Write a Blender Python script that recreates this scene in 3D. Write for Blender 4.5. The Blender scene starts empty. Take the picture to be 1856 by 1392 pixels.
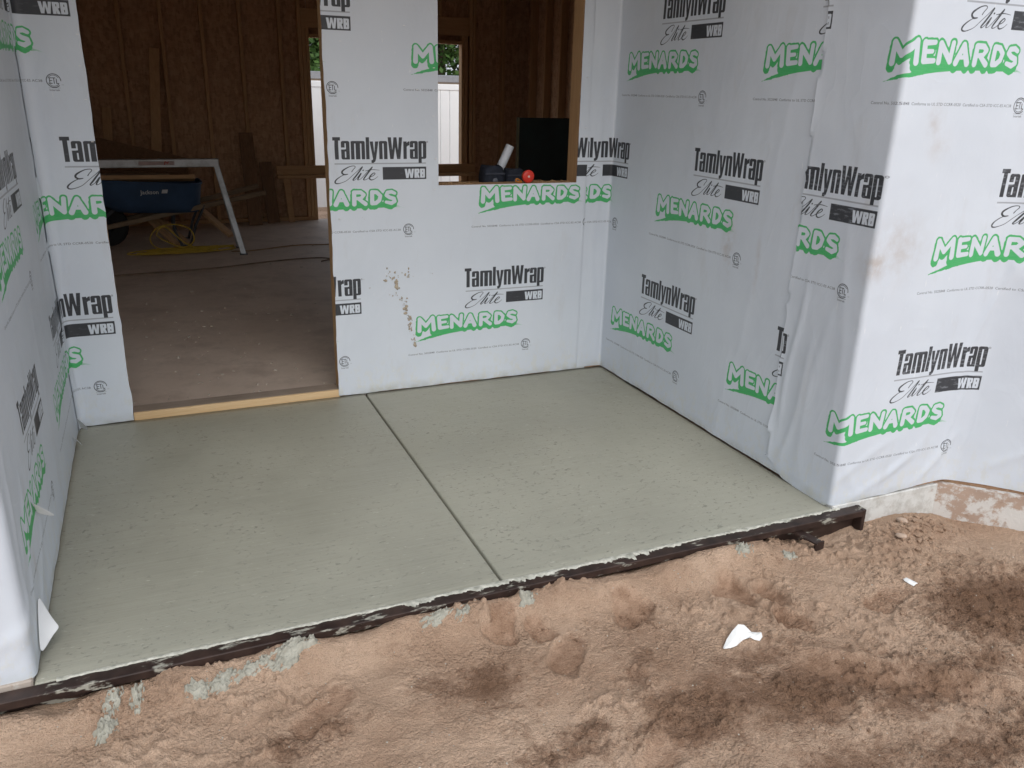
import bpy, bmesh, math, random
import numpy as np
from mathutils import Vector, Matrix

random.seed(7); rng = np.random.default_rng(7)
R = math.radians
S = bpy.context.scene
COL = S.collection

# ------------------------------------------------------------------ camera
cam_d = bpy.data.cameras.new('camera'); cam = bpy.data.objects.new('camera', cam_d); COL.objects.link(cam)
Rw = [[0.9191485448258512, -0.3931689375560468, 0.024168969476783597],
      [-0.11144934824313049, -0.31841433849620593, -0.9413773695050275],
      [0.37781608663568284, 0.8625720234166379, -0.3364884977207391]]
cam.matrix_world = Matrix(((Rw[0][0], -Rw[1][0], -Rw[2][0], 0.43035), (Rw[0][1], -Rw[1][1], -Rw[2][1], -4.04316),
                           (Rw[0][2], -Rw[1][2], -Rw[2][2], 1.53), (0, 0, 0, 1)))
cam_d.sensor_width = 36; cam_d.lens = 1491.72 / 1856 * 36; cam_d.clip_start = .05; cam_d.clip_end = 500
S.camera = cam
S.render.resolution_x, S.render.resolution_y = 1024, 768

# ------------------------------------------------------------------ light
SUN_EL, SUN_AZ = R(46), R(187)          # azimuth measured clockwise from +Y: behind the camera
w = bpy.data.worlds.new('World'); S.world = w; w.use_nodes = True
nt = w.node_tree; nt.nodes.clear()
sky = nt.nodes.new('ShaderNodeTexSky'); sky.sky_type = 'NISHITA'; sky.sun_disc = False
sky.sun_elevation = SUN_EL; sky.sun_rotation = SUN_AZ; sky.dust_density = 4; sky.air_density = 1.2
hs = nt.nodes.new('ShaderNodeHueSaturation'); hs.inputs['Saturation'].default_value = .80
bg = nt.nodes.new('ShaderNodeBackground'); bg.inputs['Strength'].default_value = .135
wo = nt.nodes.new('ShaderNodeOutputWorld')
nt.links.new(sky.outputs[0], hs.inputs['Color']); cl = nt.nodes.new('ShaderNodeMixRGB'); cl.inputs['Fac'].default_value = .55; cl.inputs['Color2'].default_value = (5.2, 5.6, 6.1, 1)   # even cloud cover over the clear sky
nt.links.new(hs.outputs[0], cl.inputs['Color1']); nt.links.new(cl.outputs[0], bg.inputs['Color']); nt.links.new(bg.outputs[0], wo.inputs[0])
sl = bpy.data.lights.new('sun', 'SUN'); sl.energy = .76; sl.angle = R(60); sl.color = (.93, .975, 1)
so = bpy.data.objects.new('sun', sl); COL.objects.link(so)
sd = Vector((math.sin(SUN_AZ) * math.cos(SUN_EL), math.cos(SUN_AZ) * math.cos(SUN_EL), math.sin(SUN_EL)))
so.rotation_euler = sd.to_track_quat('Z', 'Y').to_euler()
S.view_settings.view_transform = 'Standard'; S.view_settings.look = 'None'
S.view_settings.gamma = 1; S.view_settings.use_curve_mapping = False
S.view_settings.exposure = 0.55
S.render.engine = 'CYCLES'
S.cycles.max_bounces = 8; S.cycles.diffuse_bounces = 5; S.cycles.use_denoising = True

# ------------------------------------------------------------------ main dimensions (metres, slab top = 0)
W, D = 2.7677, 1.893
DL, DR = .2467, 1.2228            # doorway
WL, WR, WS = 1.768, 2.549, 1.064  # window opening
BX = 3.385                        # where the outer face turns into the bay
FY = 6.08                         # inner face of the far wall
ROOF = 2.75
BEND = (BX + 1.1, -1.88 - 1.1)    # end of the bay face
RX = 4.92                         # inner side wall

# ------------------------------------------------------------------ numpy noise
def hash2(ix, iy, seed):
    h = (ix.astype(np.int64) * 374761393 + iy.astype(np.int64) * 668265263 + seed * 1442695041) & 0x7fffffff
    h = ((h ^ (h >> 13)) * 1274126177) & 0x7fffffff
    return ((h ^ (h >> 16)) & 0xffff) / 65535.0
def vnoise(x, y, seed=0):
    x = np.asarray(x, float); y = np.asarray(y, float)
    x, y = np.broadcast_arrays(x, y)
    ix, iy = np.floor(x), np.floor(y); fx, fy = x - ix, y - iy
    fx = fx * fx * fx * (fx * (fx * 6 - 15) + 10); fy = fy * fy * fy * (fy * (fy * 6 - 15) + 10)
    a, b = hash2(ix, iy, seed), hash2(ix + 1, iy, seed); c, d = hash2(ix, iy + 1, seed), hash2(ix + 1, iy + 1, seed)
    return (a + (b - a) * fx) * (1 - fy) + (c + (d - c) * fx) * fy - .5
def fbm(x, y, s, oct=4, seed=0, gain=.5):
    t = 0; a = 1; f = s
    for k in range(oct):
        c, sn = math.cos(k * 1.1), math.sin(k * 1.1)
        t = t + a * vnoise((x * c - y * sn) * f + 17.3 * k, (x * sn + y * c) * f - 9.1 * k, seed + k); a *= gain; f *= 2.03
    return t
def sstep(a, b, x):
    t = np.clip((x - a) / (b - a), 0, 1); return t * t * (3 - 2 * t)

# ------------------------------------------------------------------ object helpers
ORG = {}
def tag(o, label=None, cat=None, group=None, kind=None):
    if label: o['label'] = label
    if cat: o['category'] = cat
    if group: o['group'] = group
    if kind: o['kind'] = kind
    return o
def empty(name, loc, label=None, cat=None, group=None, kind=None):
    o = bpy.data.objects.new(name, None); COL.objects.link(o); o.location = loc; o.empty_display_size = .1
    ORG[o.name] = Vector(loc); return tag(o, label, cat, group, kind)
def link_mesh(name, me, mat, parent=None, loc=None):
    o = bpy.data.objects.new(name, me); COL.objects.link(o)
    if mat and not me.materials: me.materials.append(mat)
    if parent is not None:
        o.parent = parent; ORG[o.name] = ORG[parent.name].copy()
    else: ORG[o.name] = Vector(loc) if loc is not None else Vector((0, 0, 0))
    if parent is None and loc is not None: o.location = loc
    return o
class MB:
    def __init__(s): s.v = []; s.f = []
    def add(s, vs, fs):
        n = len(s.v); s.v += [tuple(v) for v in vs]; s.f += [tuple(i + n for i in f) for f in fs]; return s
    def box(s, x0, x1, y0, y1, z0, z1, c=0.0, M=None):
        """box with chamfered edges (c), optionally carried by the matrix M"""
        if c <= 0:
            vs = [(x, y, z) for x in (x0, x1) for y in (y0, y1) for z in (z0, z1)]
            fs = [(0, 1, 3, 2), (4, 6, 7, 5), (0, 4, 5, 1), (2, 3, 7, 6), (0, 2, 6, 4), (1, 5, 7, 3)]
        else:
            bm = bmesh.new(); bmesh.ops.create_cube(bm, size=1)
            for v in bm.verts:
                v.co = Vector((x0 + (v.co.x + .5) * (x1 - x0), y0 + (v.co.y + .5) * (y1 - y0), z0 + (v.co.z + .5) * (z1 - z0)))
            bmesh.ops.bevel(bm, geom=bm.edges[:], offset=c, segments=1, affect='EDGES')
            bm.verts.index_update(); vs = [v.co.copy() for v in bm.verts]; fs = [[v.index for v in f.verts] for f in bm.faces]; bm.free()
        if M is not None: vs = [M @ Vector(v) for v in vs]
        return s.add(vs, fs)
    def bar(s, a, b, wd, th, up=(0, 0, 1), c=0.0):
        """rectangular bar from a to b, width wd sideways, thickness th along up"""
        a, b = Vector(a), Vector(b); d = b - a; L = d.length; d.normalize()
        u = Vector(up); sd_ = d.cross(u).normalized(); u = sd_.cross(d).normalized()
        M = Matrix(((d.x, sd_.x, u.x, a.x), (d.y, sd_.y, u.y, a.y), (d.z, sd_.z, u.z, a.z), (0, 0, 0, 1)))
        return s.box(0, L, -wd / 2, wd / 2, -th / 2, th / 2, c, M)
    def tube(s, pts, r, n=8, cap=True):
        pts = [Vector(p) for p in pts]; rs = r if isinstance(r, (list, tuple)) else [r] * len(pts)
        t = (pts[1] - pts[0]).normalized(); u = t.orthogonal().normalized(); vs = []; fs = []
        for i, p in enumerate(pts):
            t = (pts[min(i + 1, len(pts) - 1)] - pts[max(i - 1, 0)]).normalized()
            u = (u - t * u.dot(t)).normalized(); v_ = t.cross(u)
            for k in range(n):
                a = 2 * math.pi * k / n; vs.append(p + (u * math.cos(a) + v_ * math.sin(a)) * rs[i])
        for i in range(len(pts) - 1):
            for k in range(n):
                fs.append((i * n + k, i * n + (k + 1) % n, (i + 1) * n + (k + 1) % n, (i + 1) * n + k))
        if cap: fs += [tuple(range(n))[::-1], tuple((len(pts) - 1) * n + k for k in range(n))]
        return s.add(vs, fs)
    def lathe(s, prof, c, axis='Y', n=24):
        """prof: list of (radius, offset along axis)"""
        vs = []; fs = []
        for r_, h in prof:
            for k in range(n):
                a = 2 * math.pi * k / n; p, q = r_ * math.cos(a), r_ * math.sin(a)
                vs.append({'Y': (c[0] + p, c[1] + h, c[2] + q), 'Z': (c[0] + p, c[1] + q, c[2] + h), 'X': (c[0] + h, c[1] + p, c[2] + q)}[axis])
        m = len(prof)
        for i in range(m - 1):
            for k in range(n): fs.append((i * n + k, i * n + (k + 1) % n, (i + 1) * n + (k + 1) % n, (i + 1) * n + k))
        return s.add(vs, fs)
    def build(s, name, mat, parent=None, smooth=False, loc=None):
        me = bpy.data.meshes.new(name)
        org = ORG[parent.name] if parent is not None else (Vector(loc) if loc is not None else Vector((0, 0, 0)))
        me.from_pydata([(v[0] - org.x, v[1] - org.y, v[2] - org.z) for v in s.v], [], s.f)
        bm = bmesh.new(); bm.from_mesh(me); bmesh.ops.recalc_face_normals(bm, faces=bm.faces[:]); bm.to_mesh(me); bm.free()
        if smooth: me.polygons.foreach_set('use_smooth', [True] * len(me.polygons))
        return link_mesh(name, me, mat, parent, loc)
def np_mesh(name, V, F, smooth=True):
    me = bpy.data.meshes.new(name); V = np.asarray(V, np.float32); F = np.asarray(F, np.int32)
    me.vertices.add(len(V)); me.vertices.foreach_set('co', V.ravel())
    k = F.shape[1]; me.loops.add(F.size); me.loops.foreach_set('vertex_index', F.ravel())
    me.polygons.add(len(F)); me.polygons.foreach_set('loop_start', np.arange(len(F), dtype=np.int32) * k)
    me.polygons.foreach_set('use_smooth', np.full(len(F), smooth)); me.update(calc_edges=True); me.validate(); return me
def vattr(me, name, vals):
    a = me.attributes.new(name, 'FLOAT', 'POINT'); a.data.foreach_set('value', np.asarray(vals, np.float32).ravel())
ICO = {}
def lump(mb, c, r, flat=.5, jit=.25, sub=1, rnd=random):
    """an irregular little lump"""
    if sub not in ICO:
        bm = bmesh.new(); bmesh.ops.create_icosphere(bm, subdivisions=sub, radius=1); bm.verts.index_update()
        ICO[sub] = ([tuple(v.co) for v in bm.verts], [tuple(v.index for v in f.verts) for f in bm.faces]); bm.free()
    a = rnd.random() * 6.28; ca, sa = math.cos(a) * r, math.sin(a) * r; sx, sy = .7 + rnd.random() * .6, .7 + rnd.random() * .6; vs = []
    for (x, y, z) in ICO[sub][0]:
        k = 1 + (rnd.random() - .5) * 2 * jit; x, y = x * sx * k, y * sy * k
        vs.append((c[0] + x * ca - y * sa, c[1] + x * sa + y * ca, c[2] + r * z * flat * k))
    mb.add(vs, ICO[sub][1])

# ------------------------------------------------------------------ material helpers
class NT:
    def __init__(s, name):
        s.m = bpy.data.materials.new(name); s.m.use_nodes = True; s.t = s.m.node_tree
        s.b = s.t.nodes['Principled BSDF']; s.b.inputs['Specular IOR Level'].default_value = .35
    def n(s, typ, **kw):
        nd = s.t.nodes.new('ShaderNode' + typ)
        for k, v in kw.items():
            if hasattr(nd, k) and not isinstance(v, tuple) and k in nd.bl_rna.properties: setattr(nd, k, v)
            else: nd.inputs[k].default_value = v
        return nd
    def l(s, a, b): s.t.links.new(a, b)
    def set(s, key, v):
        if hasattr(v, 'is_linked') or hasattr(v, 'links'): s.l(v, s.b.inputs[key])
        else: s.b.inputs[key].default_value = v
    def coord(s, kind='Object', scale=(1, 1, 1)):
        tc = s.n('TexCoord'); mp = s.n('Mapping'); mp.inputs['Scale'].default_value = scale
        s.l(tc.outputs[kind], mp.inputs[0]); return mp.outputs[0]
    def noise(s, vec, scale, detail=4, rough=.55, dist=0.0):
        nd = s.n('TexNoise'); nd.inputs['Scale'].default_value = scale; nd.inputs['Detail'].default_value = detail
        nd.inputs['Roughness'].default_value = rough; nd.inputs['Distortion'].default_value = dist
        if vec is not None: s.l(vec, nd.inputs['Vector'])
        return nd.outputs['Fac']
    def ramp(s, f, stops):
        r = s.n('ValToRGB'); e = r.color_ramp.elements
        while len(e) < len(stops): e.new(.5)
        for i, (p_, c) in enumerate(stops):
            e[i].position = p_; e[i].color = (*c, 1) if isinstance(c, (tuple, list)) else (c, c, c, 1)
        s.l(f, r.inputs[0]); return r.outputs[0]
    def mix(s, f, a, b, blend='MIX'):
        m = s.n('MixRGB'); m.blend_type = blend
        for k, v in (('Fac', f), ('Color1', a), ('Color2', b)):
            if isinstance(v, (float, int)): m.inputs[k].default_value = v if k == 'Fac' else (v, v, v, 1)
            elif isinstance(v, tuple): m.inputs[k].default_value = (*v, 1) if len(v) == 3 else v
            else: s.l(v, m.inputs[k])
        return m.outputs[0]
    def math(s, op, a, b=0.0, clamp=False):
        m = s.n('Math'); m.operation = op; m.use_clamp = clamp
        for i, v in enumerate((a, b)):
            if isinstance(v, (float, int)): m.inputs[i].default_value = v
            else: s.l(v, m.inputs[i])
        return m.outputs[0]
    def bump(s, h, strength=.3, dist=.01, prev=None):
        b = s.n('Bump'); b.inputs['Strength'].default_value = strength; b.inputs['Distance'].default_value = dist
        s.l(h, b.inputs['Height'])
        if prev is not None: s.l(prev, b.inputs['Normal'])
        return b.outputs[0]
    def attr(s, name):
        a = s.n('Attribute'); a.attribute_name = name; return a.outputs['Fac']

def m_wood(name, light, dark, axis='Z', rough=.75, stain=0.0):
    t = NT(name); sc = {'X': (1.2, 22, 22), 'Y': (22, 1.2, 22), 'Z': (22, 22, 1.2)}[axis]
    oi = t.n('ObjectInfo'); v = t.coord('Object', sc)
    off = t.n('VectorMath'); off.operation = 'ADD'; t.l(v, off.inputs[0])
    sc2 = t.math('MULTIPLY', oi.outputs['Random'], 37.0); t.l(sc2, off.inputs[1]); v = off.outputs[0]
    g = t.noise(v, 2.2, 5, .6, .6); c = t.ramp(g, [(.3, dark), (.62, light)])
    c = t.mix(.35, c, t.ramp(t.noise(v, 9, 3), [(.35, dark), (.65, light)]))
    k = t.n('TexVoronoi'); k.inputs['Scale'].default_value = 1.0; t.l(t.coord('Object', (5, 5, 2.4)), k.inputs['Vector'])
    c = t.mix(t.ramp(k.outputs['Distance'], [(.03, .75), (.075, 0.0)]), c, tuple(x * .45 for x in dark))
    c = t.mix(t.math('MULTIPLY', oi.outputs['Random'], .35), c, tuple(x * .7 for x in dark))
    if stain: c = t.mix(t.ramp(t.noise(t.coord('Object'), 3.5, 5), [(.42, 0.0), (.7, stain)]), c, (.12, .085, .06))
    t.set('Base Color', c); t.set('Roughness', rough); t.set('Normal', t.bump(g, .25, .004)); return t.m
def m_plain(name, col, rough=.5, metal=0.0, var=.15, scale=14, bump=.1):
    t = NT(name); f = t.noise(t.coord('Object'), scale, 5)
    t.set('Base Color', t.mix(t.ramp(f, [(.3, 0.0), (.7, 1.0)]), tuple(x * (1 - var) for x in col), tuple(min(1, x * (1 + var)) for x in col)))
    t.set('Roughness', rough); t.set('Metallic', metal); t.set('Normal', t.bump(f, bump, .004)); return t.m

wood_z = m_wood('stud_wood', (.58, .37, .20), (.42, .245, .125), 'Z')
wood_x = m_wood('plank_wood', (.58, .37, .20), (.42, .245, .125), 'X')
wood_y = m_wood('plank_wood_deep', (.45, .28, .15), (.28, .16, .08), 'Y')
wood_new = m_wood('fresh_plate_wood', (.70, .51, .30), (.58, .39, .20), 'X', .65)
wood_jamb = m_wood('jamb_wood', (.62, .40, .215), (.47, .28, .14), 'Z', .7)
wood_dusty = m_wood('dusty_plate_wood', (.36, .30, .25), (.26, .205, .165), 'X', .9, .4)
wood_dark = m_wood('dark_board_wood', (.24, .135, .075), (.14, .075, .04), 'Z')
wood_old = m_wood('weathered_handle_wood', (.30, .225, .15), (.17, .12, .075), 'X', .85, .5)

def m_osb(name):
    t = NT(name); v = t.coord('Object', (1, 1, .45))
    vo = t.n('TexVoronoi'); vo.inputs['Scale'].default_value = 34; t.l(v, vo.inputs['Vector'])
    v2 = t.n('TexVoronoi'); v2.inputs['Scale'].default_value = 55; t.l(t.coord('Object', (.5, .5, 1)), v2.inputs['Vector'])
    sp = t.n('SeparateColor'); t.l(vo.outputs['Color'], sp.inputs[0]); s2 = t.n('SeparateColor'); t.l(v2.outputs['Color'], s2.inputs[0])
    f = t.math('ADD', t.math('MULTIPLY', sp.outputs[0], .6), t.math('MULTIPLY', s2.outputs[1], .4))
    c = t.ramp(f, [(.1, (.30, .165, .095)), (.5, (.46, .275, .165)), (.9, (.58, .38, .24))])
    c = t.mix(.4, c, t.ramp(t.noise(t.coord('Object', (30, 30, 4)), 2, 4), [(.3, (.32, .18, .105)), (.7, (.54, .34, .205))]))
    t.set('Base Color', c); t.set('Roughness', .8); t.set('Normal', t.bump(f, .2, .003)); return t.m
osb = m_osb('strand_board')

# ------------------------------------------------------------------ the printed pattern of the house wrap, drawn into a tile
TW, TH, PX, SS = 1.02, 1.33, 1100, 3      # tile size in metres, pixels per metre, supersampling
IW, IH = int(TW * PX), int(TH * PX)
ink = np.zeros((IH, IW, 3), np.float32)   # channels: black ink, green ink, grey rule
class Patch:
    """a local drawing area: x right, y up in metres"""
    def __init__(s, x0, x1, y0, y1):
        s.x0, s.y0 = round(x0 * PX) / PX, round(y0 * PX) / PX
        s.w, s.h = int((x1 - s.x0) * PX) + 1, int((y1 - s.y0) * PX) + 1
        g = (np.arange(s.w * SS) + .5) / (PX * SS); k = (np.arange(s.h * SS) + .5) / (PX * SS)
        s.X, s.Y = np.meshgrid(s.x0 + g, s.y0 + k); s.m = np.zeros(s.X.shape, bool)
    def put(s, on=True, mask=None):
        s.m[mask] = on
    def poly(s, pts, on=True):
        ins = np.zeros(s.X.shape, bool); n = len(pts)
        for i in range(n):
            (xa, ya), (xb, yb) = pts[i], pts[(i + 1) % n]
            if ya == yb: continue
            c = ((ya > s.Y) != (yb > s.Y)) & (s.X < (xb - xa) * (s.Y - ya) / (yb - ya) + xa); ins ^= c
        s.m[ins] = on
    def rect(s, a, b, c, d, on=True, r=0.0):
        x0, x1, y0, y1 = min(a, c), max(a, c), min(b, d), max(b, d)
        if r <= 0: s.m[(s.X >= x0) & (s.X <= x1) & (s.Y >= y0) & (s.Y <= y1)] = on; return
        qx = np.maximum(np.abs(s.X - (x0 + x1) / 2) - (x1 - x0) / 2 + r, 0); qy = np.maximum(np.abs(s.Y - (y0 + y1) / 2) - (y1 - y0) / 2 + r, 0)
        s.m[qx * qx + qy * qy <= r * r] = on
    def dist(s, pts, ra=None):
        """distance to a polyline, minus a radius that may vary along it"""
        d = np.full(s.X.shape, 9.0)
        for i in range(len(pts) - 1):
            (xa, ya), (xb, yb) = pts[i], pts[i + 1]; dx, dy = xb - xa, yb - ya; L = dx * dx + dy * dy + 1e-12
            t = np.clip(((s.X - xa) * dx + (s.Y - ya) * dy) / L, 0, 1)
            q = np.hypot(s.X - xa - t * dx, s.Y - ya - t * dy)
            if ra is not None: q = q - (ra[i] + (ra[i + 1] - ra[i]) * t)
            d = np.minimum(d, q)
        return d
    def tris(s, T):
        for a, b, c in T:
            xs, ys = [a[0], b[0], c[0]], [a[1], b[1], c[1]]
            i0, i1 = int((min(xs) - s.x0) * PX * SS) - 1, int((max(xs) - s.x0) * PX * SS) + 2
            j0, j1 = int((min(ys) - s.y0) * PX * SS) - 1, int((max(ys) - s.y0) * PX * SS) + 2
            i0, j0 = max(i0, 0), max(j0, 0)
            X, Y = s.X[j0:j1, i0:i1], s.Y[j0:j1, i0:i1]
            e = lambda p, q: (q[0] - p[0]) * (Y - p[1]) - (q[1] - p[1]) * (X - p[0])
            e0, e1, e2 = e(a, b), e(b, c), e(c, a)
            s.m[j0:j1, i0:i1] |= ((e0 >= 0) & (e1 >= 0) & (e2 >= 0)) | ((e0 <= 0) & (e1 <= 0) & (e2 <= 0))
    def flush(s, ch, val=1.0, weight=None, clear=None):
        m = s.m.astype(np.float32) if weight is None else s.m * weight
        m = m.reshape(s.h, SS, s.w, SS).mean((1, 3)) * val
        jj = (np.arange(s.h) + round(s.y0 * PX)) % IH; ii = (np.arange(s.w) + round(s.x0 * PX)) % IW
        g = np.ix_(jj, ii); ink[:, :, ch][g] = np.maximum(ink[:, :, ch][g], m); s.m[:] = False
def font_tris(text, offset=0.0):
    cu = bpy.data.curves.new('tmp_text', 'FONT'); cu.body = text; cu.size = 1; cu.offset = offset; cu.resolution_u = 2
    ob = bpy.data.objects.new('tmp_text', cu); COL.objects.link(ob); dg = bpy.context.evaluated_depsgraph_get()
    me = ob.evaluated_get(dg).to_mesh(); me.calc_loop_triangles(); v = [tuple(x.co[:2]) for x in me.vertices]
    T = [tuple(v[i] for i in t.vertices) for t in me.loop_triangles]; ob.evaluated_get(dg).to_mesh_clear()
    bpy.data.objects.remove(ob); bpy.data.curves.remove(cu); return T
def put_text(text, x0, x1, y0, h, ch, val=1.0, offset=0.0):
    """text stretched to x0..x1, cap height h above baseline y0"""
    T = font_tris(text, offset); xs = [p_[0] for t in T for p_ in t]; a, b = min(xs), max(xs); kx = (x1 - x0) / (b - a); ky = h / .73
    P = Patch(x0 - .004, x1 + .004, y0 - h * .5, y0 + h * 1.4); P.tris([[(x0 + (q[0] - a) * kx, y0 + q[1] * ky) for q in t] for t in T]); P.flush(ch, val)
def smooth_path(pts, n=8):
    out = []
    P = [pts[0]] + list(pts) + [pts[-1]]
    for i in range(1, len(P) - 2):
        for k in range(n):
            t = k / n; q = []
            for c in range(len(pts[0])):
                a, b, c_, d = P[i - 1][c], P[i][c], P[i + 1][c], P[i + 2][c]
                q.append(.5 * (2 * b + (c_ - a) * t + (2 * a - 5 * b + 4 * c_ - d) * t * t + (3 * b - a - 3 * c_ + d) * t ** 3))
            out.append(tuple(q))
    out.append(tuple(pts[-1])); return out

def stamp_word(tx, zb):
    """the black wordmark, its rule, the script word and the box; tx = left edge, zb = height of the row"""
    k = .46 / 1180; fx = lambda x: tx + (x - 75) * k; fy = lambda y: zb + .533 - (y - 412) * k
    P = Patch(tx - .01, tx + .49, zb + .40, zb + .65)
    r = lambda a, b, c, d, on=True, rr=0: P.rect(fx(a), fy(b), fx(c), fy(d), on, rr * k)
    pl = lambda pts, on=True: P.poly([(fx(a), fy(b)) for a, b in pts], on)
    r(75, 150, 172, 190); r(101, 150, 148, 412)                                                     # T
    def a_(o):
        r(o, 195, o + 105, 412, True, 22); r(o + 60, 230, o + 105, 412); r(o + 45, 222, o + 61, 292, False, 5)
        r(o - 2, 272, o + 46, 294, False); r(o + 45, 318, o + 61, 390, False, 5)
    a_(180)
    r(300, 200, 343, 412); r(300, 195, 475, 300, True, 18); r(360, 230, 415, 412); r(432, 230, 475, 412); r(343, 224, 360, 420, False, 5); r(415, 224, 432, 420, False, 5)   # m
    r(487, 150, 530, 412)                                                                           # l
    pl([(536, 200), (578, 200), (591, 335), (604, 200), (646, 200), (612, 405), (600, 440), (575, 458), (552, 455), (552, 424), (568, 420), (572, 408)])   # y
    r(652, 200, 695, 412); r(652, 195, 757, 300, True, 20); r(712, 230, 757, 412); r(695, 224, 712, 420, False, 5)      # n
    pl([(764, 150), (806, 150), (820, 305), (838, 150), (876, 150), (893, 305), (907, 150), (949, 150), (922, 412), (878, 412), (857, 268), (834, 412), (790, 412)])   # W
    r(962, 200, 1006, 412); pl([(1006, 218), (1022, 202), (1042, 197), (1042, 248), (1022, 250), (1006, 264)])          # r
    a_(1046)
    r(1158, 200, 1201, 462); r(1158, 195, 1262, 412, True, 22); r(1158, 200, 1180, 300); r(1201, 224, 1218, 388, False, 5)   # p
    P.flush(0)
    P.m |= np.abs(np.hypot(P.X - fx(1274), P.Y - fy(205)) - .0032) < .0011; P.flush(0, .7)
    r(90, 457, 1255, 472); P.flush(2)
    r(690, 508, 1258, 662)
    for pts in ([(975, 533), (1004, 533), (1013, 598), (1024, 533), (1048, 533), (1059, 598), (1068, 533), (1096, 533), (1079, 645), (1048, 645), (1036, 580), (1023, 645), (992, 645)],): pl(pts, False)
    r(1102, 533, 1133, 645, False); r(1120, 533, 1168, 592, False, 14); pl([(1133, 585), (1150, 585), (1170, 645), (1140, 645), (1133, 612)], False); r(1133, 552, 1141, 574)
    r(1176, 533, 1240, 645, False, 12); r(1176, 533, 1200, 645, False); r(1206, 553, 1214, 574); r(1206, 602, 1214, 626)
    P.flush(0)
    def stroke(pts):
        q = smooth_path(pts); d = P.dist([(fx(a), fy(b)) for a, b, _ in q], [c * k for _, _, c in q]); P.m |= d < 0
    stroke([(300, 560, 5), (318, 535, 4), (345, 505, 4), (330, 490, 4), (270, 500, 5), (195, 540, 9), (178, 570, 11), (205, 592, 8), (250, 588, 4), (190, 600, 4), (120, 640, 6), (88, 675, 9), (100, 697, 7), (150, 695, 4), (230, 665, 3), (300, 610, 3)])
    stroke([(300, 610, 3), (380, 545, 3), (432, 502, 5), (420, 525, 8), (350, 612, 9), (312, 655, 7), (325, 662, 4), (360, 640, 3)])
    stroke([(360, 640, 3), (415, 580, 7), (378, 640, 8), (372, 658, 5), (395, 655, 3), (430, 630, 3)])
    stroke([(440, 545, 7), (446, 542, 7)])
    stroke([(430, 630, 3), (500, 560, 4), (558, 506, 6), (530, 545, 8), (452, 640, 8), (450, 660, 5), (480, 655, 3), (520, 630, 3)])
    stroke([(470, 552, 3), (560, 538, 4), (650, 545, 2)])
    stroke([(520, 630, 4), (565, 612, 4), (592, 588, 5), (575, 578, 5), (535, 610, 8), (520, 645, 9), (545, 662, 6), (590, 648, 3), (628, 620, 2)])
    P.flush(0)
def stamp_green(tx, zb):
    k = .585 / 1265; fx = lambda x: tx + (x - 90) * k; fy = lambda y: zb + .388 - (y - 802) * k
    P = Patch(tx - .03, tx + .67, zb + .22, zb + .42)
    L = [[(138, 955, 26), (142, 820, 22)], [(142, 820, 24), (216, 905, 22)], [(216, 905, 22), (298, 812, 22)], [(300, 815, 22), (312, 952, 26)],
         [(374, 820, 23), (384, 940, 24)], [(374, 822, 20), (470, 816, 17)], [(380, 880, 17), (455, 876, 15)], [(384, 944, 21), (482, 938, 18)],
         [(530, 944, 23), (528, 822, 21)], [(528, 822, 23), (638, 935, 23)], [(638, 938, 21), (648, 814, 20)],
         [(698, 945, 24), (758, 822, 22)], [(758, 822, 22), (812, 945, 25)], [(725, 906, 15), (792, 905, 15)],
         [(890, 945, 24), (892, 825, 22)], [(892, 824, 21), (962, 824, 20), (994, 850, 20), (966, 884, 18), (898, 890, 16)], [(935, 890, 18), (1010, 946, 22)],
         [(1082, 940, 23), (1084, 826, 22)], [(1084, 824, 21), (1135, 828, 20), (1172, 866, 21), (1160, 912, 21), (1122, 940, 21), (1082, 942, 21)],
         [(1330, 842, 16), (1295, 826, 19), (1250, 832, 19), (1238, 860, 20), (1272, 884, 20), (1320, 898, 20), (1328, 926, 20), (1292, 946, 20), (1234, 932, 16)]]
    d = np.full(P.X.shape, 9.0)
    for s_ in L: d = np.minimum(d, P.dist([(fx(a), fy(b)) for a, b, _ in s_], [c * k for _, _, c in s_]))
    wob = fbm(P.X, P.Y, 90, 3, 5) * .0022
    P.m |= d < .0072 + wob                                                       # outline
    oy, ox = int(.0150 * PX * SS), int(.004 * PX * SS)
    sh = np.roll(np.roll(d, -oy, 0), -ox, 1); P.m |= sh < .0062 + wob             # cast block below the letters
    top = [(338, 930), (1345, 930)]; low = [(1345, 986), (1180, 990), (1000, 990), (860, 993), (700, 1000), (520, 1016), (400, 1032), (338, 1042)]
    P.poly([(fx(a), fy(b)) for a, b in top + low])
    P.m |= P.dist([(fx(a), fy(b)) for a, b in ((88, 1086), (180, 1062), (290, 1036), (400, 1010))], [.001, .0045, .008, .010]) + wob * 1.4 < 0
    P.m[d < 0] = False
    w_ = 1 - .0 * d; P.flush(1)
    P.m |= P.dist([(fx(a), fy(b)) for a, b in ((1330, 975), (1440, 1000))], [.006, .001]) < 0
    P.flush(1, 1.0, np.clip((fx(1450) - P.X) / (fx(1450) - fx(1330)), 0, 1) * (.45 + 1.2 * vnoise(P.X * 60, P.Y * 500, 3)))
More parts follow.
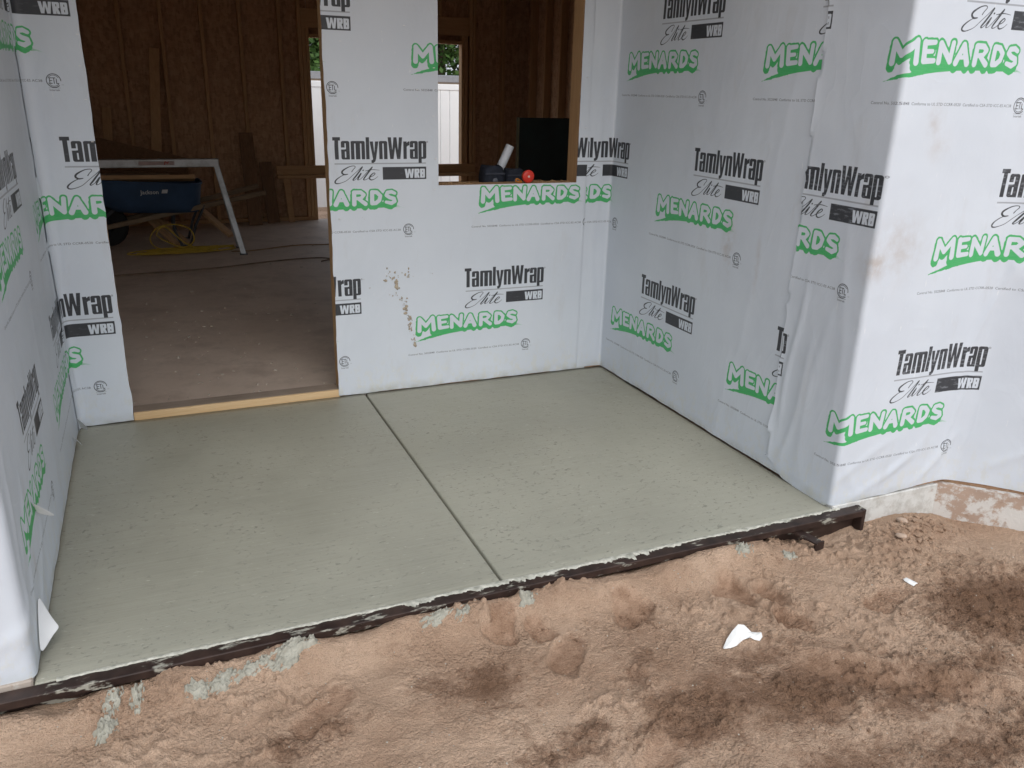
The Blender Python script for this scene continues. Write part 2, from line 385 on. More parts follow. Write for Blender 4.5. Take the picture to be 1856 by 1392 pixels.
def stamp_small(tx, zb):
    """control line from tx and the round test mark after it"""
    put_text('Control No. 5025848  Conforms to UL STD CCRR-0520  Certified to CSA STD ICC-ES AC38', tx, tx + .640, zb + .184, .0100, 0, .9, .004)
    cx, cz = tx + .681, zb + .19
    P = Patch(cx - .04, cx + .05, cz - .05, cz + .04); rr = np.hypot(P.X - cx, P.Y - cz); an = np.arctan2(P.Y - cz, P.X - cx)
    P.m |= (np.abs(rr - .0262) < .0016) & ~((an > -.75) & (an < -.05)); P.m |= (np.abs(rr - .0212) < .0011) & (np.abs(an) > .55) & (np.abs(an) < 2.75)
    P.rect(cx - .016, cz - .012, cx - .0128, cz + .012)
    for y in (-.0105, 0, .0105): P.rect(cx - .0135, cz + y - .0016, cx - .005, cz + y + .0016)
    P.rect(cx - .0045, cz + .009, cx + .0075, cz + .0122); P.rect(cx - .0002, cz - .012, cx + .0030, cz + .0095)
    P.rect(cx + .0085, cz - .012, cx + .0118, cz + .008); P.rect(cx + .0085, cz - .012, cx + .0185, cz - .009); P.flush(0)
    put_text('TM', cx + .027, cx + .035, cz - .018, .005, 0, .6)
    P = Patch(cx - .03, cx + .03, cz - .04, cz - .02); P.rect(cx - .022, cz - .0285, cx + .022, cz - .0272); P.flush(0, .8)
    put_text('Intertek', cx - .019, cx + .019, cz - .040, .0085, 0, .9, .01)
for row, sh_ in ((0, 0.0), (1, .352)):
    a0 = .30 + sh_; zb0 = .665 * row - .05                       # tile height 0 is .05 m above the slab
    stamp_word(a0, zb0); stamp_green(a0 - .276, zb0); stamp_small(a0 - .316, zb0)
img = bpy.data.images.new('wrap_print', IW, IH, alpha=False, float_buffer=False); img.colorspace_settings.name = 'Non-Color'
pix = np.ones((IH, IW, 4), np.float32); pix[..., :3] = np.clip(ink, 0, 1); img.pixels.foreach_set(pix.ravel()); img.update(); img.pack()

def m_wrap(name, wear):
    t = NT(name); uv = t.n('UVMap'); uv.uv_map = 'UVMap'
    im = t.n('TexImage'); im.image = img; im.extension = 'REPEAT'; im.interpolation = 'Linear'; t.l(uv.outputs[0], im.inputs[0])
    sp = t.n('SeparateColor'); t.l(im.outputs[0], sp.inputs[0]); ob = t.coord('Object')
    base = t.mix(t.ramp(t.noise(ob, 2.3, 5), [(.3, 0.0), (.72, 1.0)]), (.575, .622, .690), (.635, .684, .750))
    wv = t.n('TexWave'); wv.inputs['Scale'].default_value = 60; wv.inputs['Distortion'].default_value = 1.0; wv.bands_direction = 'Z'; t.l(ob, wv.inputs[0])
    base = t.mix(t.math('MULTIPLY', wv.outputs['Fac'], .05), base, (.55, .56, .59))
    # rub marks and grime with shapes of their own
    gr = t.ramp(t.noise(t.coord('Object', (3, 3, 1)), 2.5, 7, .68), [(.58, 0.0), (.78, .30)]); base = t.mix(gr, base, (.47, .455, .43))
    sc = t.ramp(t.noise(t.coord('Object', (18, 18, 4)), 4, 4, .6), [(.68, 0.0), (.74, .5)]); base = t.mix(sc, base, (.80, .81, .82))
    st = t.attr('stain'); base = t.mix(t.math('MULTIPLY', t.math('MULTIPLY', st, .55), t.ramp(t.noise(ob, 16, 6, .65), [(.35, 0.0), (.62, 1.0)])), base, (.33, .215, .12))
    # dried cement splashes low on the sheet
    ge = t.n('NewGeometry'); sx = t.n('SeparateXYZ'); t.l(ge.outputs['Position'], sx.inputs[0])
    low = t.ramp(sx.outputs['Z'], [(.0, 1.0), (.22, 0.0)]); spl = t.ramp(t.noise(t.coord('Object', (1, 1, .7)), 26, 6, .7), [(.50, 0.0), (.60, 1.0)])
    sf = t.math('MULTIPLY', low, spl, True); base = t.mix(t.math('MULTIPLY', sf, .65), base, (.62, .625, .58))
    low2 = t.ramp(sx.outputs['Z'], [(.0, 1.0), (.05, 0.0)]); base = t.mix(t.math('MULTIPLY', low2, t.ramp(t.noise(ob, 11, 5), [(.35, 0.0), (.65, .8)])), base, (.40, .41, .37))
    wr = t.ramp(t.noise(t.coord('Object', (9, 9, 34)), 3.2, 6, .62), [(.60 - wear, 1.0), (.70 - wear * .5, 1 - wear * 3)])
    blk = t.math('MULTIPLY', sp.outputs[0], wr)
    c = t.mix(t.math('MULTIPLY', sp.outputs[2], .62), base, (.20, .205, .22))
    c = t.mix(t.math('MULTIPLY', sp.outputs[1], t.math('ADD', .86, t.math('MULTIPLY', t.noise(t.coord('Object', (5, 5, 60)), 6, 3), .2), True)), c, (.045, .40, .115))
    c = t.mix(t.math('MULTIPLY', blk, .96), c, (.018, .019, .024))
    t.set('Base Color', c); t.set('Roughness', t.ramp(t.noise(ob, 8, 4), [(.3, .42), (.7, .58)])); t.b.inputs['Specular IOR Level'].default_value = .4
    n1 = t.bump(t.noise(t.coord('Object', (1, 1, .5)), 5, 4, .5), .22, .012); n2 = t.bump(t.noise(ob, 45, 3), .07, .003, n1)
    cr_ = t.math('ABSOLUTE', t.math('SUBTRACT', t.noise(t.coord('Object', (1, 1, .6)), 4.5, 2, .5, 1.2), .5)); n2 = t.bump(t.ramp(cr_, [(0.0, 1.0), (.05, 0.0)]), .06, .006, n2)
    cr2 = t.math('ABSOLUTE', t.math('SUBTRACT', t.noise(t.coord('Object', (1.3, 1.3, 1)), 9, 2, .5, .8), .5)); n2 = t.bump(t.ramp(cr2, [(0.0, 1.0), (.04, 0.0)]), .035, .003, n2)
    t.set('Normal', t.bump(wv.outputs['Fac'], .03, .001, n2)); return t.m
wrap_m = m_wrap('house_wrap_film', .02); wrap_worn = m_wrap('house_wrap_film_worn', .075)

def fillet(path, rad):
    out = [Vector((*path[0], 0))]
    for i in range(1, len(path) - 1):
        a, b, c = (Vector((*path[j], 0)) for j in (i - 1, i, i + 1)); u, v = (a - b).normalized(), (c - b).normalized(); r_ = rad[i - 1]
        for k in range(9):
            t = k / 8; p0, p2 = b + u * r_, b + v * r_; out.append(p0 * (1 - t) ** 2 + b * 2 * t * (1 - t) + p2 * t * t)
    out.append(Vector((*path[-1], 0))); return out
def sheet(name, path, rad, z0, z1, phase, mat, parent, hfun, scale=1.0, anchor=None, off=.003, holes=(), jit0=0.0, jit1=0.0, bot=None, stains=(), step=.012, jseed=0, bell0=None):
    """A film hung along a plan path (outward is to the right of travel). phase: path length at which an A-row word starts."""
    P = fillet(path, rad); L = [0.0]
    for a, b in zip(P, P[1:]): L.append(L[-1] + (b - a).length)
    L = np.array(L); PXY = np.array([(p_.x, p_.y) for p_ in P])
    ss = set(np.round(np.linspace(0, L[-1], int(L[-1] / step) + 1), 5)) | set(np.round(L, 5)); zs = set(np.round(np.linspace(z0, z1, int((z1 - z0) / (step * 1.3)) + 1), 5))
    for (a, b, c, d) in holes: ss |= {a, b}; zs |= {c, min(d, z1)}
    ss = np.array(sorted(ss)); zs = np.array(sorted(zs))
    ss = ss[np.concatenate(([True], np.diff(ss) > 1e-4))]; zs = zs[np.concatenate(([True], np.diff(zs) > 1e-4))]
    Sg, Zg = np.meshgrid(ss, zs); Sj, Zj = Sg.copy(), Zg.copy()
    if jit0: Sj = Sj + (fbm(Zg * 0 + jseed, Zg, 9, 4, 3 + jseed) * jit0) * np.exp(-(Sg - ss[0]) / .03)
    if jit1: Sj = Sj + (fbm(Zg * 0 + 5 + jseed, Zg, 9, 4, 9 + jseed) * jit1) * np.exp(-(ss[-1] - Sg) / .03)
    if bot is not None: Zj = Zj + bot(Sg) * np.exp(-(Zg - z0) / .05)
    x = np.interp(Sj, L, PXY[:, 0]); y = np.interp(Sj, L, PXY[:, 1])
    e = .004; dx = np.interp(Sj + e, L, PXY[:, 0]) - np.interp(Sj - e, L, PXY[:, 0]); dy = np.interp(Sj + e, L, PXY[:, 1]) - np.interp(Sj - e, L, PXY[:, 1])
    # extend linearly past the ends
    for side, i, j in ((Sj < 0, 0, 1), (Sj > L[-1], -1, -2)):
        d = (PXY[i] - PXY[j]) / np.linalg.norm(PXY[i] - PXY[j]); ex = np.where(side, np.where(Sj < 0, -Sj, Sj - L[-1]), 0)
        x = x + d[0] * ex; y = y + d[1] * ex
    ln = np.hypot(dx, dy) + 1e-12; nx, ny = dy / ln, -dx / ln
    h = off + hfun(Sg, Zg)
    V = np.stack([x + nx * h, y + ny * h, Zj], -1).reshape(-1, 3) - np.array(ORG[parent.name])
    n = len(ss); i, j = np.meshgrid(np.arange(n - 1), np.arange(len(zs) - 1)); i, j = i.ravel(), j.ravel()
    keep = np.ones(len(i), bool)
    for (a, b, c, d) in holes:
        mx = (ss[i] + ss[i + 1]) / 2; mz = (zs[j] + zs[j + 1]) / 2; keep &= ~((mx > a) & (mx < b) & (mz > c) & (mz < d))
    i, j = i[keep], j[keep]; F = np.stack([j * n + i, j * n + i + 1, (j + 1) * n + i + 1, (j + 1) * n + i], -1)
    me = np_mesh(name, V, F); U = ((Sg - phase) / scale + .30) / TW; Vv = (Zg - .05) / TH
    uvl = me.uv_layers.new(name='UVMap'); uv = np.stack([U.ravel(), Vv.ravel()], -1)[F.ravel()]; uvl.data.foreach_set('uv', uv.astype(np.float32).ravel())
    st = np.zeros(Sg.shape)
    for (a, b, ra, rb, k_) in stains: st = np.maximum(st, k_ * np.exp(-(((Sg - a) / ra) ** 2 + ((Zg - b) / rb) ** 2)))
    vattr(me, 'stain', st); return link_mesh(name, me, mat, parent)
def ridges(lst):
    """creases: (s, z, angle from vertical in degrees, length, width, height)"""
    def f(s, z):
        h = .0020 * fbm(s, z, 3, 4, 11) + .0012 * fbm(s, z, 14, 2, 17)
        for (a, b, an, ln, wd, ht) in lst:
            c, n_ = math.cos(R(an)), math.sin(R(an)); al = (s - a) * n_ + (z - b) * c; ac = (s - a) * c - (z - b) * n_ + .012 * np.sin(al * 9 + a * 40)
            h = h + .62 * ht * np.exp(-np.abs(ac / (wd * .8)) ** 1.4 - (al / ln) ** 4)
        return h
    return f

# ================================================================== STRUCTURE
# ------------------------------------------------------------------ ground: one sheet, fine near the porch and on to the horizon
def m_ground():
    t = NT('sandy_soil'); v = t.coord('Object'); damp = t.attr('damp'); sm = t.attr('packed')
    dry = t.mix(t.ramp(t.noise(v, 2.6, 7, .66), [(.30, 0.0), (.62, 1.0)]), (.50, .372, .288), (.73, .575, .465))
    wet = t.mix(t.ramp(t.noise(v, 9, 5), [(.3, 0.0), (.7, 1.0)]), (.25, .168, .122), (.35, .245, .178))
    f = t.math('ADD', damp, t.math('MULTIPLY', t.math('SUBTRACT', t.noise(v, 17, 9, .78), .5), 2.0)); f = t.math('ADD', f, t.math('MULTIPLY', t.math('SUBTRACT', t.noise(v, 3.5, 4, .6), .5), .9)); f = t.ramp(f, [(.20, 0.0), (.62, .75), (1.0, 1.0)])
    c = t.mix(f, dry, wet); c = t.mix(t.math('MULTIPLY', sm, .36), c, (.31, .215, .158))
    gr = t.noise(v, 260, 3, .7); c = t.mix(.8, c, t.ramp(gr, [(.3, (.18, .13, .10)), (.7, (.52, .41, .33))]), 'SOFT_LIGHT')
    vo = t.n('TexVoronoi'); vo.inputs['Scale'].default_value = 75; t.l(v, vo.inputs['Vector']); sp = t.n('SeparateColor'); t.l(vo.outputs['Color'], sp.inputs[0])
    fl = t.math('MULTIPLY', t.ramp(vo.outputs['Distance'], [(.12, 1.0), (.2, 0.0)]), t.math('GREATER_THAN', sp.outputs[0], .965)); c = t.mix(fl, c, (.55, .50, .43))
    t.set('Base Color', c); t.set('Roughness', .95); t.b.inputs['Specular IOR Level'].default_value = .15
    k = t.math('SUBTRACT', 1.0, t.math('MULTIPLY', sm, .45)); vc = t.n('TexVoronoi'); vc.inputs['Scale'].default_value = 95; vc.inputs['Randomness'].default_value = 1.0; t.l(t.mix(.06, v, t.n('TexNoise').outputs['Color'], 'ADD'), vc.inputs['Vector'])
    v3 = t.n('TexVoronoi'); v3.inputs['Scale'].default_value = 210; t.l(v, v3.inputs['Vector'])
    crumb = t.math('MULTIPLY', t.math('SUBTRACT', .62, vc.outputs['Distance']), t.ramp(t.noise(v, 6, 4), [(.42, 0.0), (.62, 1.2)]))
    hgt = t.math('MULTIPLY', t.math('ADD', t.math('ADD', t.noise(v, 70, 6, .75), t.math('MULTIPLY', gr, .35)), t.math('SUBTRACT', crumb, t.math('MULTIPLY', v3.outputs['Distance'], .4))), k)
    t.set('Normal', t.bump(t.noise(v, 420, 3, .8), .5, .005, t.bump(hgt, 1.0, .013))); return t.m
soil = m_ground()
GX0, GX1, GY0, GY1 = -1.0, 5.0, -3.6, -1.72
def ground_fields(x, y):
    z = -.085 + .016 * fbm(x, y, 1.3, 3, 21) + .013 * fbm(x, y, 4.5, 3, 31)
    z = z - .05 * sstep(-2.1, -3.3, y)
    z = z + .052 * np.exp(-((x - 3.10) / .17) ** 2 - ((y + 2.02) / .13) ** 2) - .022 * sstep(2.85, 3.0, x) * sstep(-2.35, -2.1, y) - .03 * sstep(3.2, 3.4, x) * sstep(-2.5, -2.1, y)
    z = z + (.047 + .016 * sstep(.2, .6, x) * sstep(2.5, 2.2, x)) * np.exp(-((y + 1.965) / .07) ** 2) * sstep(2.56, 2.32, x) * (1 + .5 * fbm(x, y, 6, 2, 8))
    z = z - .035 * np.exp(-((x - 2.72) / .13) ** 2 - ((y + 1.93) / .07) ** 2) - .03 * np.exp(-((x - .06) / .06) ** 2 - ((y + 1.94) / .035) ** 2)
    damp = np.zeros_like(x); packed = np.zeros_like(x)
    for (a, b, ra, rb, k) in ((2.95, -2.50, .30, .17, 1.15), (3.25, -2.75, .5, .25, 1.0), (2.05, -2.60, .36, .13, .95), (1.72, -2.55, .25, .13, .85), (2.45, -2.70, .5, .09, .75), (1.9, -2.85, .30, .10, .7), (1.25, -2.55, .18, .05, .6), (.60, -2.28, .10, .05, .5),
                              (1.17, -2.24, .09, .08, .9), (1.02, -2.20, .08, .06, .5), (2.0, -2.42, .25, .06, .6), (1.35, -2.5, .10, .06, .6), (2.35, -2.95, .4, .12, .7), (.72, -2.25, .09, .05, .55), (1.62, -2.35, .10, .10, .5), (3.6, -2.5, .4, .12, .8)):
        damp = np.maximum(damp, k * np.exp(-((x - a) / ra) ** 2 - ((y - b) / rb) ** 2))
    WX, WY = .050 * fbm(x, y, 7, 3, 91), .050 * fbm(x, y, 7, 3, 95)
    # shoe prints and scrapes: flat smooth hollows with a raised rim
    for (a, b, an, ln, wd, dp) in PRINTS:
        ln *= .68; wd *= 1.08
        c, s_ = math.cos(R(an)), math.sin(R(an)); u = ((x + WX - a) * c + (y + WY - b) * s_) / ln; v = (-(x + WX - a) * s_ + (y + WY - b) * c) / (wd * (1 - .16 * np.cos(3.0 * u)))
        q = np.sqrt(np.abs(u) ** 2.4 + np.abs(v) ** 2.4 + 1e-9) + .34 * fbm(x, y, 9, 4, int(abs(a * 100))); m = sstep(1.15, .60, q)
        z = z + (-dp * 1.0 + .009 * u) * m + .0035 * np.exp(-((q - 1.14) / .12) ** 2) * (1 + 2.5 * fbm(x, y, 14, 3, 6))
        packed = np.maximum(packed, m); damp = np.maximum(damp, m * .42)
    cr = sstep(-.02, .30, fbm(x, y, 3.2, 3, 44) + .35 * np.clip(damp, 0, 1) * (1 - packed))
    z = z + (1 - .62 * packed) * (.0100 * fbm(x, y, 9, 3, 41) * (.4 + cr) + .0045 * fbm(x, y, 24, 3, 51) + cr * .016 * np.clip(fbm(x, y, 46, 4, 61) - .02, 0, 1) * 2 + .0032 * fbm(x, y, 95, 2, 71))
    # long wheel-barrow scrape to the lower right
    t = (x - 2.10) * .82 + (y + 2.50) * -.57; o = (x - 2.10) * .57 + (y + 2.50) * .82
    z = z - .018 * np.exp(-(o / .055) ** 2) * sstep(-.1, .1, t) * sstep(.75, .5, t) + .016 * np.exp(-((o - .085) / .02) ** 2) * sstep(-.1, .1, t) * sstep(.75, .5, t)
    packed = np.maximum(packed, .8 * np.exp(-(o / .05) ** 4) * sstep(-.1, .1, t) * sstep(.75, .5, t))
    return z, np.clip(damp, 0, 1.2), np.clip(packed, 0, 1)
PRINTS = [(1.31, -2.02, 60, .11, .045, .012), (1.42, -2.06, 75, .10, .042, .012), (1.74, -2.09, 60, .14, .06, .016), (2.14, -2.12, -65, .13, .055, .018), (2.27, -2.18, -60, .11, .052, .020),
          (2.24, -2.31, -40, .10, .045, .012), (1.44, -2.20, 40, .13, .052, .010), (.70, -2.20, 30, .14, .06, .008), (2.62, -2.33, 20, .13, .05, .010), (1.50, -2.66, 25, .15, .06, .012), (2.85, -2.75, -40, .15, .06, .014)]
gs = .0058
gx = np.arange(GX0, GX1 + gs, gs); gy = np.arange(GY0, GY1 + gs, gs); GXm, GYm = np.meshgrid(gx, gy)
GZ, GD, GP = ground_fields(GXm, GYm)
edge = np.minimum(np.minimum(GXm - GX0, GX1 - GXm), np.minimum(GYm - GY0, 9)); k_ = sstep(0, .3, edge); GZ = GZ * k_ + -.205 * (1 - k_)
n = len(gx); ii, jj = np.meshgrid(np.arange(n - 1), np.arange(len(gy) - 1)); ii, jj = ii.ravel(), jj.ravel()
F = np.stack([jj * n + ii, jj * n + ii + 1, (jj + 1) * n + ii + 1, (jj + 1) * n + ii], -1)
V = np.stack([GXm, GYm, GZ], -1).reshape(-1, 3)
# the coarse remainder: yard to the horizon, gently uneven near the house
cx_ = np.concatenate([[-250, -90, -40], np.arange(-16, 24.1, .5), [50, 110, 250]]); cy_ = np.concatenate([[-250, -90, -40, -16], np.arange(-8, 14.1, .25), [20, 40, 110, 250]])
CXm, CYm = np.meshgrid(cx_, cy_); CZm = -.22 + .06 * fbm(CXm, CYm, .8, 3, 5) * ((CYm > 6.4) | (CYm < -4)); CZm = np.minimum(CZm, -.2 + .05 * (CYm > 6.4))
n2 = len(cx_); i2, j2 = np.meshgrid(np.arange(n2 - 1), np.arange(len(cy_) - 1)); i2, j2 = i2.ravel(), j2.ravel()
F2 = np.stack([j2 * n2 + i2, j2 * n2 + i2 + 1, (j2 + 1) * n2 + i2 + 1, (j2 + 1) * n2 + i2], -1) + len(V)
me = np_mesh('ground', np.concatenate([V, np.stack([CXm, CYm, CZm], -1).reshape(-1, 3)]), np.concatenate([F, F2]))
vattr(me, 'damp', np.concatenate([GD.ravel(), np.full(CXm.size, .12)])); vattr(me, 'packed', np.concatenate([GP.ravel(), np.zeros(CXm.size)]))
tag(link_mesh('ground', me, soil), 'trampled reddish sandy soil with shoe prints in front of the porch', kind='structure')
def gz(x, y): return float(ground_fields(np.array([[x]], float), np.array([[y]], float))[0][0, 0])

# ------------------------------------------------------------------ porch slab
def m_slab():
    t = NT('fresh_broomed_concrete'); v = t.coord('Object'); vs = t.coord('Object', (1.0, 5, 1))
    c = t.mix(t.ramp(t.noise(v, 1.3, 6, .6), [(.25, 0.0), (.72, 1.0)]), (.255, .250, .202), (.370, .364, .298))
    c = t.mix(t.ramp(t.noise(t.coord('Object', (1.5, 60, 1)), 3, 4), [(.3, 0.0), (.75, .35)]), c, (.42, .41, .345))
    pit = t.ramp(t.noise(t.coord('Object', (44, 70, 44)), 1.0, 4, .62), [(.60, 0.0), (.67, 1.0)])
    pit2 = t.ramp(t.noise(t.coord('Object', (60, 110, 60)), 1.0, 2, .6), [(.65, 0.0), (.72, .7)])
    pt = t.math('MULTIPLY', t.math('ADD', pit, pit2, True), t.ramp(t.noise(v, 2.7, 4), [(.35, .25), (.65, 1.0)])); c = t.mix(t.math('MULTIPLY', pt, .52), c, (.14, .14, .115))
    fl = t.ramp(t.noise(t.coord('Object', (20, 120, 20)), 1.3, 2, .5), [(.72, 0.0), (.76, .6)]); c = t.mix(fl, c, (.60, .58, .50))
    t.set('Base Color', c); t.set('Roughness', t.ramp(t.noise(v, 5, 4), [(.3, .40), (.7, .58)])); t.b.inputs['Specular IOR Level'].default_value = .45
    b1 = t.bump(t.noise(t.coord('Object', (3, 170, 3)), 1.0, 4, .6), .18, .004); b1 = t.bump(t.math('SUBTRACT', 1.0, pt), .5, .004, b1)
    t.set('Normal', t.bump(t.noise(v, 3, 3), .12, .02, b1)); return t.m
conc = m_slab()
slab = empty('porch_slab', (W / 2, -D / 2, -.1), 'freshly broomed grey green concrete porch slab with one tooled joint', kind='structure')
def slab_panel(x0, x1):
    """rounded-over panel: cross-section loft along y"""
    mb = MB(); y0, y1 = -1.893, .004; r_ = .006; nx_, ny_ = 40, 40; xs = sorted({x0, x0 + r_ * .3, x0 + r_, x1 - r_, x1 - r_ * .3, x1} | {x0 + (x1 - x0) * i / nx_ for i in range(1, nx_)})
    ys = sorted({y0, y0 + r_ * .3, y0 + r_, y1} | {y0 + (y1 - y0) * i / ny_ for i in range(1, ny_)}); vs = []; fs = []
    def drop(d): return 0 if d >= r_ else r_ - math.sqrt(max(0, r_ * r_ - (r_ - d) ** 2))
    for y in ys:
        for x in xs:
            z = -drop(min(x - x0, x1 - x)) - drop(y - y0) + .0022 * float(fbm(np.array(x), np.array(y), 2.2, 2, 12)); vs.append((x, y, z - .001))
    m = len(xs)
    for j in range(len(ys) - 1):
        for i in range(m - 1): fs.append((j * m + i, j * m + i + 1, (j + 1) * m + i + 1, (j + 1) * m + i))
    mb.add(vs, fs); rim = [i for i in range(m)] + [j * m + m - 1 for j in range(1, len(ys))] + [(len(ys) - 1) * m + i for i in range(m - 2, -1, -1)] + [j * m for j in range(len(ys) - 2, 0, -1)]
    b = len(mb.v); mb.v += [(vs[i][0], vs[i][1], -.11) for i in rim]; q = len(rim)
    mb.f += [(rim[k], b + k, b + (k + 1) % q, rim[(k + 1) % q]) for k in range(q)]
    return mb
slab_panel(-.004, 1.3515).build('slab_panel', conc, slab, True); slab_panel(1.3610, 2.772).build('slab_panel', conc, slab, True)
MB().box(1.345, 1.368, -1.885, .0, -.11, -.030).build('joint_groove', conc, slab)

# ------------------------------------------------------------------ floor inside, roof
def m_floor():
    t = NT('dusty_floor_concrete'); v = t.coord('Object')
    c = t.mix(t.ramp(t.noise(v, 1.1, 6, .6), [(.3, 0.0), (.7, 1.0)]), (.50, .41, .345), (.66, .56, .485))
    c = t.mix(t.ramp(t.noise(v, 7, 6, .7), [(.5, 0.0), (.75, .5)]), c, (.36, .30, .25)); c = t.mix(t.ramp(t.noise(v, 2.6, 6, .65), [(.5, 0.0), (.7, .6)]), c, (.32, .25, .21))
    t.set('Base Color', c); t.set('Roughness', .55); t.b.inputs['Specular IOR Level'].default_value = .5; t.set('Normal', t.bump(t.noise(v, 40, 5), .2, .004)); return t.m
tag(MB().box(-2.5, 5.05, .016, 6.15, -.12, -.004).build('interior_floor', m_floor()), 'dusty brown concrete floor inside the house', kind='structure')
roof_m = m_plain('roof_plywood', (.60, .56, .49), .8)
tag(MB().box(-2.9, 5.3, -2.08, 6.35, ROOF, ROOF + .16).build('roof', roof_m), 'flat plywood deck over the house and the porch', kind='structure')

# ================================================================== WALLS
PT = .105                                                     # inner face of the 2x4 frame
def studs(parent, xs, z0, z1, y0, y1, mat=None):
    first = None
    for x in xs:
        if first is None:
            first = MB().box(x, x + .038, y0, y1, z0, z1, .003).build('stud', mat or wood_z, parent); x_first = x
        else:
            o = first.copy(); COL.objects.link(o); o.location.x += x - x_first
    return first

# ---- back wall: door and window
bw = empty('porch_back_wall', (1.38, .05, 0), 'white wrapped porch wall with an open doorway and an unglazed window', 'wall')
for (a, b, c, d) in ((-.14, .236, .0, ROOF), (1.2335, WL - .004, .0, ROOF), (WL - .002, WR + .002, .0, WS - .040), (WR + .004, W + .14, .0, ROOF), (.238, 1.2315, 2.09, ROOF), (WL - .002, WR + .002, 2.1, ROOF)):
    MB().box(a, b, .005, .016, c, d).build('sheathing_panel', osb, bw)
for x in (.190, 1.2415): MB().box(x, x + .044, .003 if x > 1 else .004, PT, .038, 2.09, .003).build('jamb_stud', wood_jamb, bw)
MB().box(1.226, 1.2405, .002, PT + .006, .03, 2.09, .002).build('jamb_liner', wood_jamb, bw)
for x in (WL - .042, WR + .004): MB().box(x, x + .038, .0165, PT + .02, 0.04, 2.1, .003).build('jamb_stud', wood_jamb, bw)
MB().box(WR + .044, WR + .082, .0165, PT, .04, ROOF - .04, .003).build('stud', wood_z, bw)
studs(bw, [1.30, 1.70 - .04], .04, ROOF - .04, .0165, PT); studs(bw, [2.0, 2.36], .04, WS - .08, .0165, PT)
MB().box(.2375, 1.2245, .001, PT, -.004, .036, .003).build('threshold_plate', wood_new, bw)
MB().box(.240, 1.222, .014, PT - .004, .0362, .0378).build('dust_layer', wood_dusty, bw)
MB().box(WL - .0015, WR + .0015, .0, PT + .03, WS - .038, WS, .003).build('rough_sill', wood_x, bw)
MB().box(WL - .003, WR + .003, .017, PT, 2.1, 2.38, .003).build('header', wood_x, bw); MB().box(.2375, 1.2305, .017, PT, 2.09, 2.38, .003).build('header', wood_x, bw)
MB().box(-.14, .236, .0165, PT, 0, .038, .003).build('sill_plate', wood_x, bw); MB().box(1.2415, W + .14, .0165, PT, 0, .0385, .003).build('sill_plate', wood_x, bw)
bot = lambda s: .004 * fbm(s, s * 0, 12, 3, 77)
o = sheet('house_wrap', [(1.2195, 0), (2.66, 0)], [], .004, ROOF - .005, 1.911 - 1.2195, wrap_m, bw,
      ridges([(.10, .75, 40, .12, .012, .004), (.14, .70, 30, .10, .010, -.003), (.05, .35, 8, .3, .012, .004), (.9, .1, 80, .3, .015, .002), (1.1, .55, 5, .4, .03, .003)]),
      holes=[(round(WL - 1.2195, 5), round(WR - 1.2195, 5), WS + .004, 2.1)], jit0=.006, bot=bot)
tag(o, 'white wrap sheet round the window opening')
lp = [(0, -.085), (0, 0), (.2395, 0)]
o = sheet('house_wrap', lp, [.05], .004, ROOF - .005, (.085 - .017) - .25 + 0.0, wrap_m, bw,
      ridges([(.06, .35, -8, .35, .010, .006), (.10, .1, 20, .12, .012, .006), (.16, 1.3, 3, .5, .02, .003), (.11, .8, 5, .5, .012, .004)]), off=.0075, jit0=.028, jit1=.006, bot=bot, jseed=4)
tag(o, 'narrow wrap sheet left of the doorway with a torn inner edge')
# mud thrown at the wall under the window
mud_m = m_plain('dried_mud', (.40, .345, .27), .95, 0, .25, 60, .4); mb = MB(); r5 = random.Random(5)
def mudblob(x, z, r_):
    m = 9; ce = (x, -.0085 - r_ * .1, z); vs = [ce]; ph = r5.random() * 6
    for k in range(m):
        a = 2 * math.pi * k / m; q = r_ * (.55 + .7 * r5.random()); vs.append((x + q * math.cos(a), -.0045, z + q * math.sin(a) * 1.2))
    mb.add(vs, [(0, 1 + k, 1 + (k + 1) % m) for k in range(m)])
for (x, z, sx_, sz_, nb, rr) in ((1.505, .62, .035, .03, 16, .007), (1.545, .57, .02, .02, 9, .012), (1.60, .62, .03, .03, 10, .006), (1.53, .52, .02, .02, 7, .006), (1.575, .48, .02, .035, 12, .007), (1.585, .44, .012, .02, 8, .010),
                                (1.60, .385, .010, .03, 9, .008), (1.61, .34, .008, .03, 8, .007), (1.625, .28, .010, .03, 10, .007), (1.632, .25, .008, .012, 6, .009), (1.42, .60, .05, .03, 4, .003), (1.72, .62, .05, .05, 3, .003), (1.37, .93, .02, .02, 2, .003), (1.50, .75, .1, .05, 4, .002)):
    for _ in range(nb): mudblob(r5.gauss(x, sx_ * .6), r5.gauss(z, sz_ * .6), rr * (.25 + .8 * r5.random() ** 1.5))
mb.build('mud_spatter', mud_m, bw)
# staples
staple_m = m_plain('staple_steel', (.75, .75, .76), .3, 1.0); proto = None
for (x, z) in [(.228, 1.70), (.222, 1.58), (.225, 1.45), (.228, 1.28), (.226, 1.16), (1.60, 1.80), (1.745, 1.62), (1.74, 1.40), (1.66, 1.52), (1.75, 1.20), (1.745, 1.05), (1.30, 1.72), (1.26, .92), (2.58, 1.6), (2.585, 1.35)]:
    if proto is None:
        proto = MB().box(x - .005, x + .005, -.014, -.0105, z - .0012, z + .0012).build('staple', staple_m, bw); px0, pz0 = x, z
    else:
        o = proto.copy(); COL.objects.link(o); o.location.x += x - px0; o.location.z += z - pz0; o.rotation_euler.y = 0

